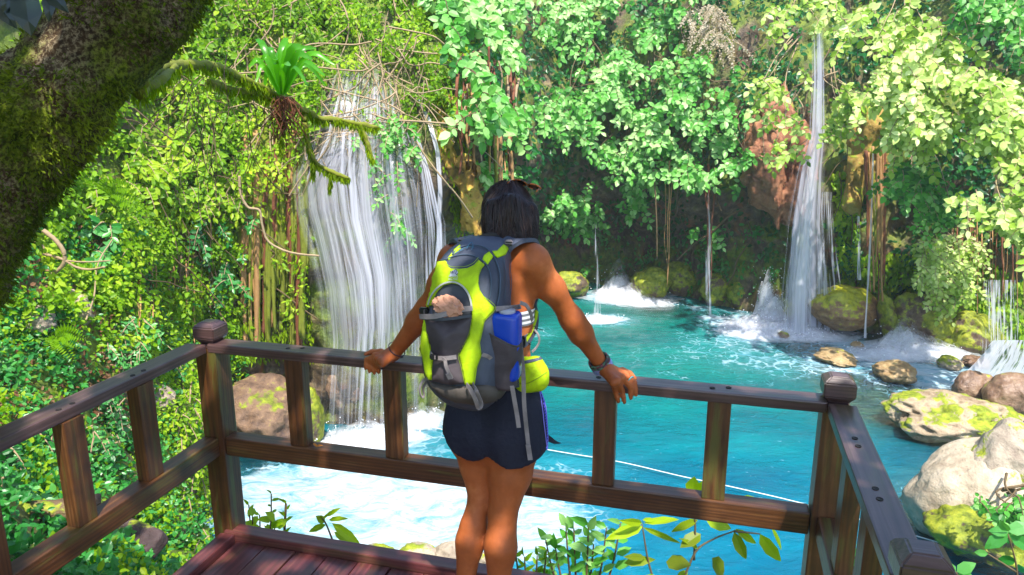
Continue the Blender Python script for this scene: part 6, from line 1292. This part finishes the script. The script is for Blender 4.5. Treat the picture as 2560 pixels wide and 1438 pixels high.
roots('curtain of tan roots hanging between the rock tower and the mint green vines', (1150, 1300), 130, 440, 26, 4.2, [M_TROOT, M_TWIG, M_ROOT], .5, wob=16)
roots('column of mossy yellow roots hanging right above the woman\'s head', (1225, 1280), 290, 500, 12, 6, [M_GROOT, M_TROOT], .35, wob=6)
roots('vertical mossy root columns at the left edge of the wide waterfall', (600, 760), 330, 900, 50, 9, [M_GROOT, M_TROOT, M_GROOT, M_ROOT, M_GROOT], .10, wob=9)
roots('thin roots dangling from the left cliff above the corner post', (330, 560), 640, 880, 22, 2.4, [M_TROOT, M_STEM], .15, wob=7)
roots('red brown root bundle hanging right of the column waterfall', (2168, 2215), 370, 760, 12, 4.4, [M_ROOT, M_TROOT, M_GROOT], .6, wob=7, Yf=13.15)
roots('thin straight roots dangling over the far grotto', (1635, 1690), 430, 770, 4, 1.7, [M_TROOT, M_STEM], .6, wob=8, Yf=15.3)
roots('pair of brown roots dangling over the far mossy bank', (1755, 1790), 430, 785, 3, 2.4, [M_ROOT, M_STEM], .6, wob=8, Yf=15.2)
roots('fine roots hanging at the right edge below the yellow bough', (2380, 2600), 540, 800, 26, 2, [M_TROOT, M_ROOT], .3, wob=5)
# red rock bulge and ochre tip on the right wall, yellow flank of the tower
def blob(name, label, cat, pts, mat, Y, sq_=1.2, nz=.05, group=None):
    pr = []
    for (x, y, r, dy) in pts: a = P(x, y, Y+dy); pr.append((a, a+[0, 0, .001], rp(r, a), rp(r, a)))
    hh = .05 if Y > 11 else .035
    D, lo = sdf(pr, hh, .2, noise=lambda l, n, h: fbm(np.stack(np.meshgrid(*[l[d]+np.arange(n[d])*h for d in range(3)], indexing='ij'), -1)*[4.2, 4.2, 2.0], 5, 19, .6)*nz*2.2)
    V, Fv = surf_nets(D, lo, hh); return tag(mk(name, V, [Fv], mat), label, cat, group)
M_REDR = m_rock('red_brown_tufa', ((.10, .035, .018), (.30, .12, .055), (.42, .21, .11)), .32); M_OCHRE = m_rock('ochre_tufa', ((.16, .09, .02), (.36, .22, .04), (.5, .36, .1)), .55); M_YTUFA = m_rock('yellow_brown_tufa', ((.14, .07, .015), (.36, .22, .03), (.55, .40, .06)), .45)
blob('rock_bulge', 'red brown tufa bulge left of the column waterfall', 'rock', [(1935, 280, 40, .1), (1925, 330, 46, 0), (1918, 390, 50, 0), (1930, 440, 52, 0), (1950, 490, 46, 0), (1985, 525, 36, 0), (1985, 340, 44, .1), (1985, 400, 50, .1), (1990, 460, 48, .1), (2020, 520, 36, .1), (2045, 530, 30, .1)], M_REDR, 14.6, nz=.16)
blob('rock_bulge', 'ochre tufa tooth hanging right of the column waterfall', 'rock', [(2180, 290, 30, 0), (2165, 350, 34, 0), (2150, 400, 34, 0), (2145, 440, 28, 0), (2135, 480, 20, 0), (2128, 510, 14, 0), (2175, 420, 26, .1)], M_OCHRE, 13.6, nz=.14)
blob('rock_bulge', 'yellow brown tufa flank on the right side of the rock tower', 'rock', [(1080, 300, 34, 0), (1105, 350, 40, 0), (1120, 400, 40, 0), (1135, 440, 34, 0), (1165, 490, 24, .05), (1178, 530, 22, .05), (1185, 565, 16, .05), (1140, 330, 30, .1)], M_YTUFA, 9.4, nz=.17)
# right cascade over the brown boulders
cs = thing('waterfall', 'veil of white water fanning over the brown boulders at the right edge', 'waterfall', PZ(2450, 1000, WZ))
sheet('water_sheet', [(2470, 850), (2420, 895), (2385, 930), (2330, 975)], [(2600, 850), (2600, 905), (2580, 950), (2500, 1010)], m_fall('cascade_water', 14, 1.6, .98, 1.3, 4.4), cs, 30, 40, 0, lambda u, v: eden(u, .15)*.95, useY=11.3)
tc = thing('waterfall', 'triangular white cascade gushing out between two mossy rocks', 'waterfall', PZ(2260, 880, WZ))
tvs = []; nu, nv = 30, 30
for i in range(nv):
    v = i/(nv-1)
    for j in range(nu): u = j/(nu-1); x = 2253+(u-.5)*2*(14+95*v**1.25)+8*v; y = 806+78*v-6*abs(u-.5)*2*(1-v); tvs.append(P(x, y, 13.55-1.0*v**.9+.15*abs(u-.5)))
UV = np.array([[j/(nu-1), i/(nv-1), 0] for i in range(nv) for j in range(nu)]); tvs = np.array(tvs); tvs[:, 2] = np.maximum(tvs[:, 2], WZ); tvs += norm(tvs-CAM)*-(.05+.05*vn(tvs*6, 2))[:, None]
mk('water_sheet', tvs, [grid_faces(nv, nu)], m_fall('cascade_water_b', 9, 1.5, .55, 1.5, 2.2, (.92, .93, .98), .7), tc, attrs={'den': np.array([eden(a, .2) for a in UV[:, 0]])}, vattrs={'fuv': UV})
# ================================================================ plants beyond the deck edge
def plantp(label, stems, leaves_, Y, mat, shape='ovate', name='sapling', cat='plant', group=None, tone=.6):
    """stems: photo polylines, leaves: (bx, by, tx, ty, width px[, tone])"""
    o = thing(name, label, cat, P(*stems[0][0], Y), group); m = MB()
    for s in stems: q = crs([P(x, y, Y) for x, y in s], 5); m.tube(q, rp(3.2, q[0])*np.linspace(1, .5, len(q)), 6)
    m.build('stem', M_STEM, o); lv = Leaves()
    for l in leaves_:
        dy = rng.normal()*.04; A, B = P(l[0], l[1], Y), P(l[2], l[3], Y+dy); lv.add([A], [B-A], [norm(CAM-A)+[rng.normal()*.3, 0, .3+rng.normal()*.2]], np.linalg.norm(B-A), rp(l[4]*1.15, A), l[5] if len(l) > 5 else np.clip(tone+rng.normal()*.2, 0, 1))
    lv.build('foliage', mat, o, shape); return o
M_BIG = m_leaf('big_yellow_green_leaf', (.14, .17, .012), (.42, .58, .01), (.70, .82, .03), .4, .55, .3)
plantp('sapling with big yellow green leaves in front of the pool, below the right lower rail', [[(1700, 1470), (1720, 1420), (1745, 1372), (1790, 1345), (1835, 1328)], [(1735, 1400), (1738, 1320), (1735, 1235)], [(1640, 1470), (1620, 1400), (1605, 1310)], [(1835, 1328), (1900, 1335)]],
 [(1733, 1240, 1735, 1192, 42), (1738, 1242, 1762, 1200, 26), (1735, 1245, 1660, 1226, 20), (1607, 1316, 1514, 1348, 32, .9), (1605, 1308, 1550, 1302, 20), (1610, 1308, 1700, 1297, 20, .8), (1606, 1318, 1705, 1360, 15, .3), (1606, 1300, 1640, 1300, 12), (1745, 1300, 1676, 1330, 22, .2), (1752, 1335, 1700, 1368, 36, .15), (1835, 1330, 1866, 1402, 30, .1), (1838, 1322, 1894, 1362, 20, .3), (1900, 1335, 1953, 1408, 36, .25), (1928, 1318, 1956, 1378, 12, .8), (1612, 1395, 1560, 1392, 20, .15), (1560, 1408, 1640, 1398, 26, .3), (1665, 1405, 1727, 1412, 44, .1), (1780, 1395, 1812, 1440, 42, .05), (1765, 1300, 1830, 1322, 34, .5), (1832, 1248, 1880, 1252, 16, .8), (1858, 1240, 1905, 1258, 14, .8), (1720, 1430, 1690, 1445, 20, .4), (1745, 1372, 1700, 1345, 14, .4), (1640, 1440, 1600, 1455, 20, .4)], 3.2, M_BIG, tone=.7)
def lancebush(label, x0, x1, ytop, ybot, n, Y, mat, Lr=(22, 46), name='bush', tone=.6, w_=.3):
    stems, lvs = [], []
    for k in range(n):
        x = x0+(x1-x0)*(k+.5)/n+rng.normal()*6; yt = ytop+rng.random()*(ybot-ytop)*.55; xb = (x0+x1)/2+(x-(x0+x1)/2)*.6; stems.append([(xb, 1480), (x*.6+xb*.4, (yt+1480)/2), (x, yt)])
        for q in range(8):
            s = q/7; y = yt+s*min(110, 1470-yt); xx = x+(xb-x)*s*.4; L = Lr[0]+(Lr[1]-Lr[0])*rng.random(); an = (rng.random()*.9+.1)*(1 if q % 2 else -1)+(0 if q else rng.normal()*.3); lvs.append((xx, y, xx+L*math.sin(an*1.3), y-L*math.cos(an*1.3)*.8, L*w_))
    return plantp(label, stems, lvs, Y, mat, 'lance', name=name, tone=tone)
lancebush('bush with upright pointed bright leaves right of the woman\'s calves', 1345, 1560, 1300, 1438, 8, 3.3, M_L_LIT, (26, 50), tone=.75, w_=.42)
lancebush('small dark leaved sprig between the woman\'s legs and the pointed leaf bush', 1290, 1370, 1370, 1438, 4, 3.2, M_L_LEFT, (20, 34), tone=.3)
lancebush('wispy stem plant in front of the foam, right of the left corner post', 620, 730, 1225, 1340, 5, 3.5, M_L_LEFT, (14, 26), tone=.7)
plantp('plant with long green leaves leaning right over the deck edge before the foam', [[(860, 1420), (835, 1360), (815, 1310), (800, 1290)]], [(830, 1308, 905, 1366, 24, .7), (822, 1300, 870, 1296, 14), (815, 1312, 770, 1330, 18, .4), (818, 1290, 850, 1270, 12, .8), (835, 1330, 880, 1362, 20, .6), (812, 1306, 790, 1290, 20, .3), (840, 1350, 800, 1370, 20), (805, 1296, 825, 1280, 12)], 3.4, M_BIG, tone=.55)
lancebush('low broad leaved seedlings at the left end of the deck front edge', 592, 700, 1290, 1370, 7, 3.3, M_L_LEFT, (22, 40), tone=.6, w_=.6)
plantp('plant with toothed dark green leaves at the lower right edge, below the cream boulder', [[(2545, 1480), (2540, 1410), (2520, 1335)], [(2540, 1430), (2470, 1385)], [(2420, 1480), (2390, 1430)]],
 [(2520, 1335, 2460, 1372, 34, .4), (2522, 1332, 2470, 1326, 28, .5), (2522, 1330, 2575, 1310, 36, .6), (2525, 1340, 2590, 1375, 34, .3), (2520, 1328, 2500, 1302, 24, .7), (2540, 1400, 2490, 1402, 26, .3), (2545, 1410, 2580, 1440, 28, .4), (2470, 1385, 2435, 1380, 18, .8), (2392, 1430, 2440, 1408, 30, .9), (2390, 1430, 2360, 1412, 26, .9), (2395, 1436, 2432, 1440, 26, .8)], 3.6, M_L_TEAL)
lancebush('leafy sprig seen between the right side balusters', 2090, 2150, 1340, 1420, 4, 3.0, M_L_LIT, (22, 40), tone=.6, w_=.5)
shrub('shrub', 'pale fern like shrub growing on the mossy shelf below the cream boulder', 'shrub', [(2440, 1240), (2600, 1230), (2600, 1300), (2470, 1310)], 24, .15, .07, M_L_LIT, None, Lt=.18, tone=.6, Yfix=6.0, gap=-1)
# slack white rope across the pool
q = crs([PZ(770, 955, WZ+.35), PZ(860, 1000, WZ+.12), PZ(950, 1030, WZ+.06), PZ(1150, 1085, WZ+.05), PZ(1390, 1128, WZ+.05), PZ(1550, 1155, WZ+.05), PZ(1700, 1190, WZ+.06), PZ(1850, 1222, WZ+.07), PZ(2030, 1265, WZ+.08), PZ(2290, 1340, WZ+.12), PZ(2560, 1418, WZ+.2), PZ(2800, 1490, WZ+.3)], 8); m = MB(); m.tube(q, .0055, 6)
tag(m.build('rope', m_plain('white_rope', (.7, .7, .68), .8)), 'long white rope stretched low across the turquoise pool', 'rope')
# ================================================================ damp air of the gorge
bm = bmesh.new(); bmesh.ops.create_cube(bm, size=1); V = np.array([v.co[:] for v in bm.verts]); Fc = [tuple(v.index for v in f.verts) for f in bm.faces]; bm.free()
V = V*[70, 70, 16]+[4, 14, 16/2-6.2]
t = NT('damp_air'); pv = t.n('VolumePrincipled'); pv.inputs['Color'].default_value = (.86, .93, 1, 1); pv.inputs['Density'].default_value = .0013; t.L(pv.outputs[0], t.out.inputs['Volume'])
tag(mk('haze', V, Fc, t.m, None, False), kind='stuff', label='thin damp haze filling the gorge')
# ================================================================ rail units -> metres
for me in bpy.data.meshes: me.transform(Matrix.Scale(K, 4)); me.update()
for o in bpy.data.objects:
    o.location = o.location*K
    if o.parent and o.parent.type == 'EMPTY': o.matrix_parent_inverse = Matrix.Translation(-Vector(o.parent.location))
for o in bpy.data.objects:
    if o.parent and o.parent.type == 'EMPTY': o.matrix_parent_inverse = Matrix.Translation(-Vector(o.parent.location))
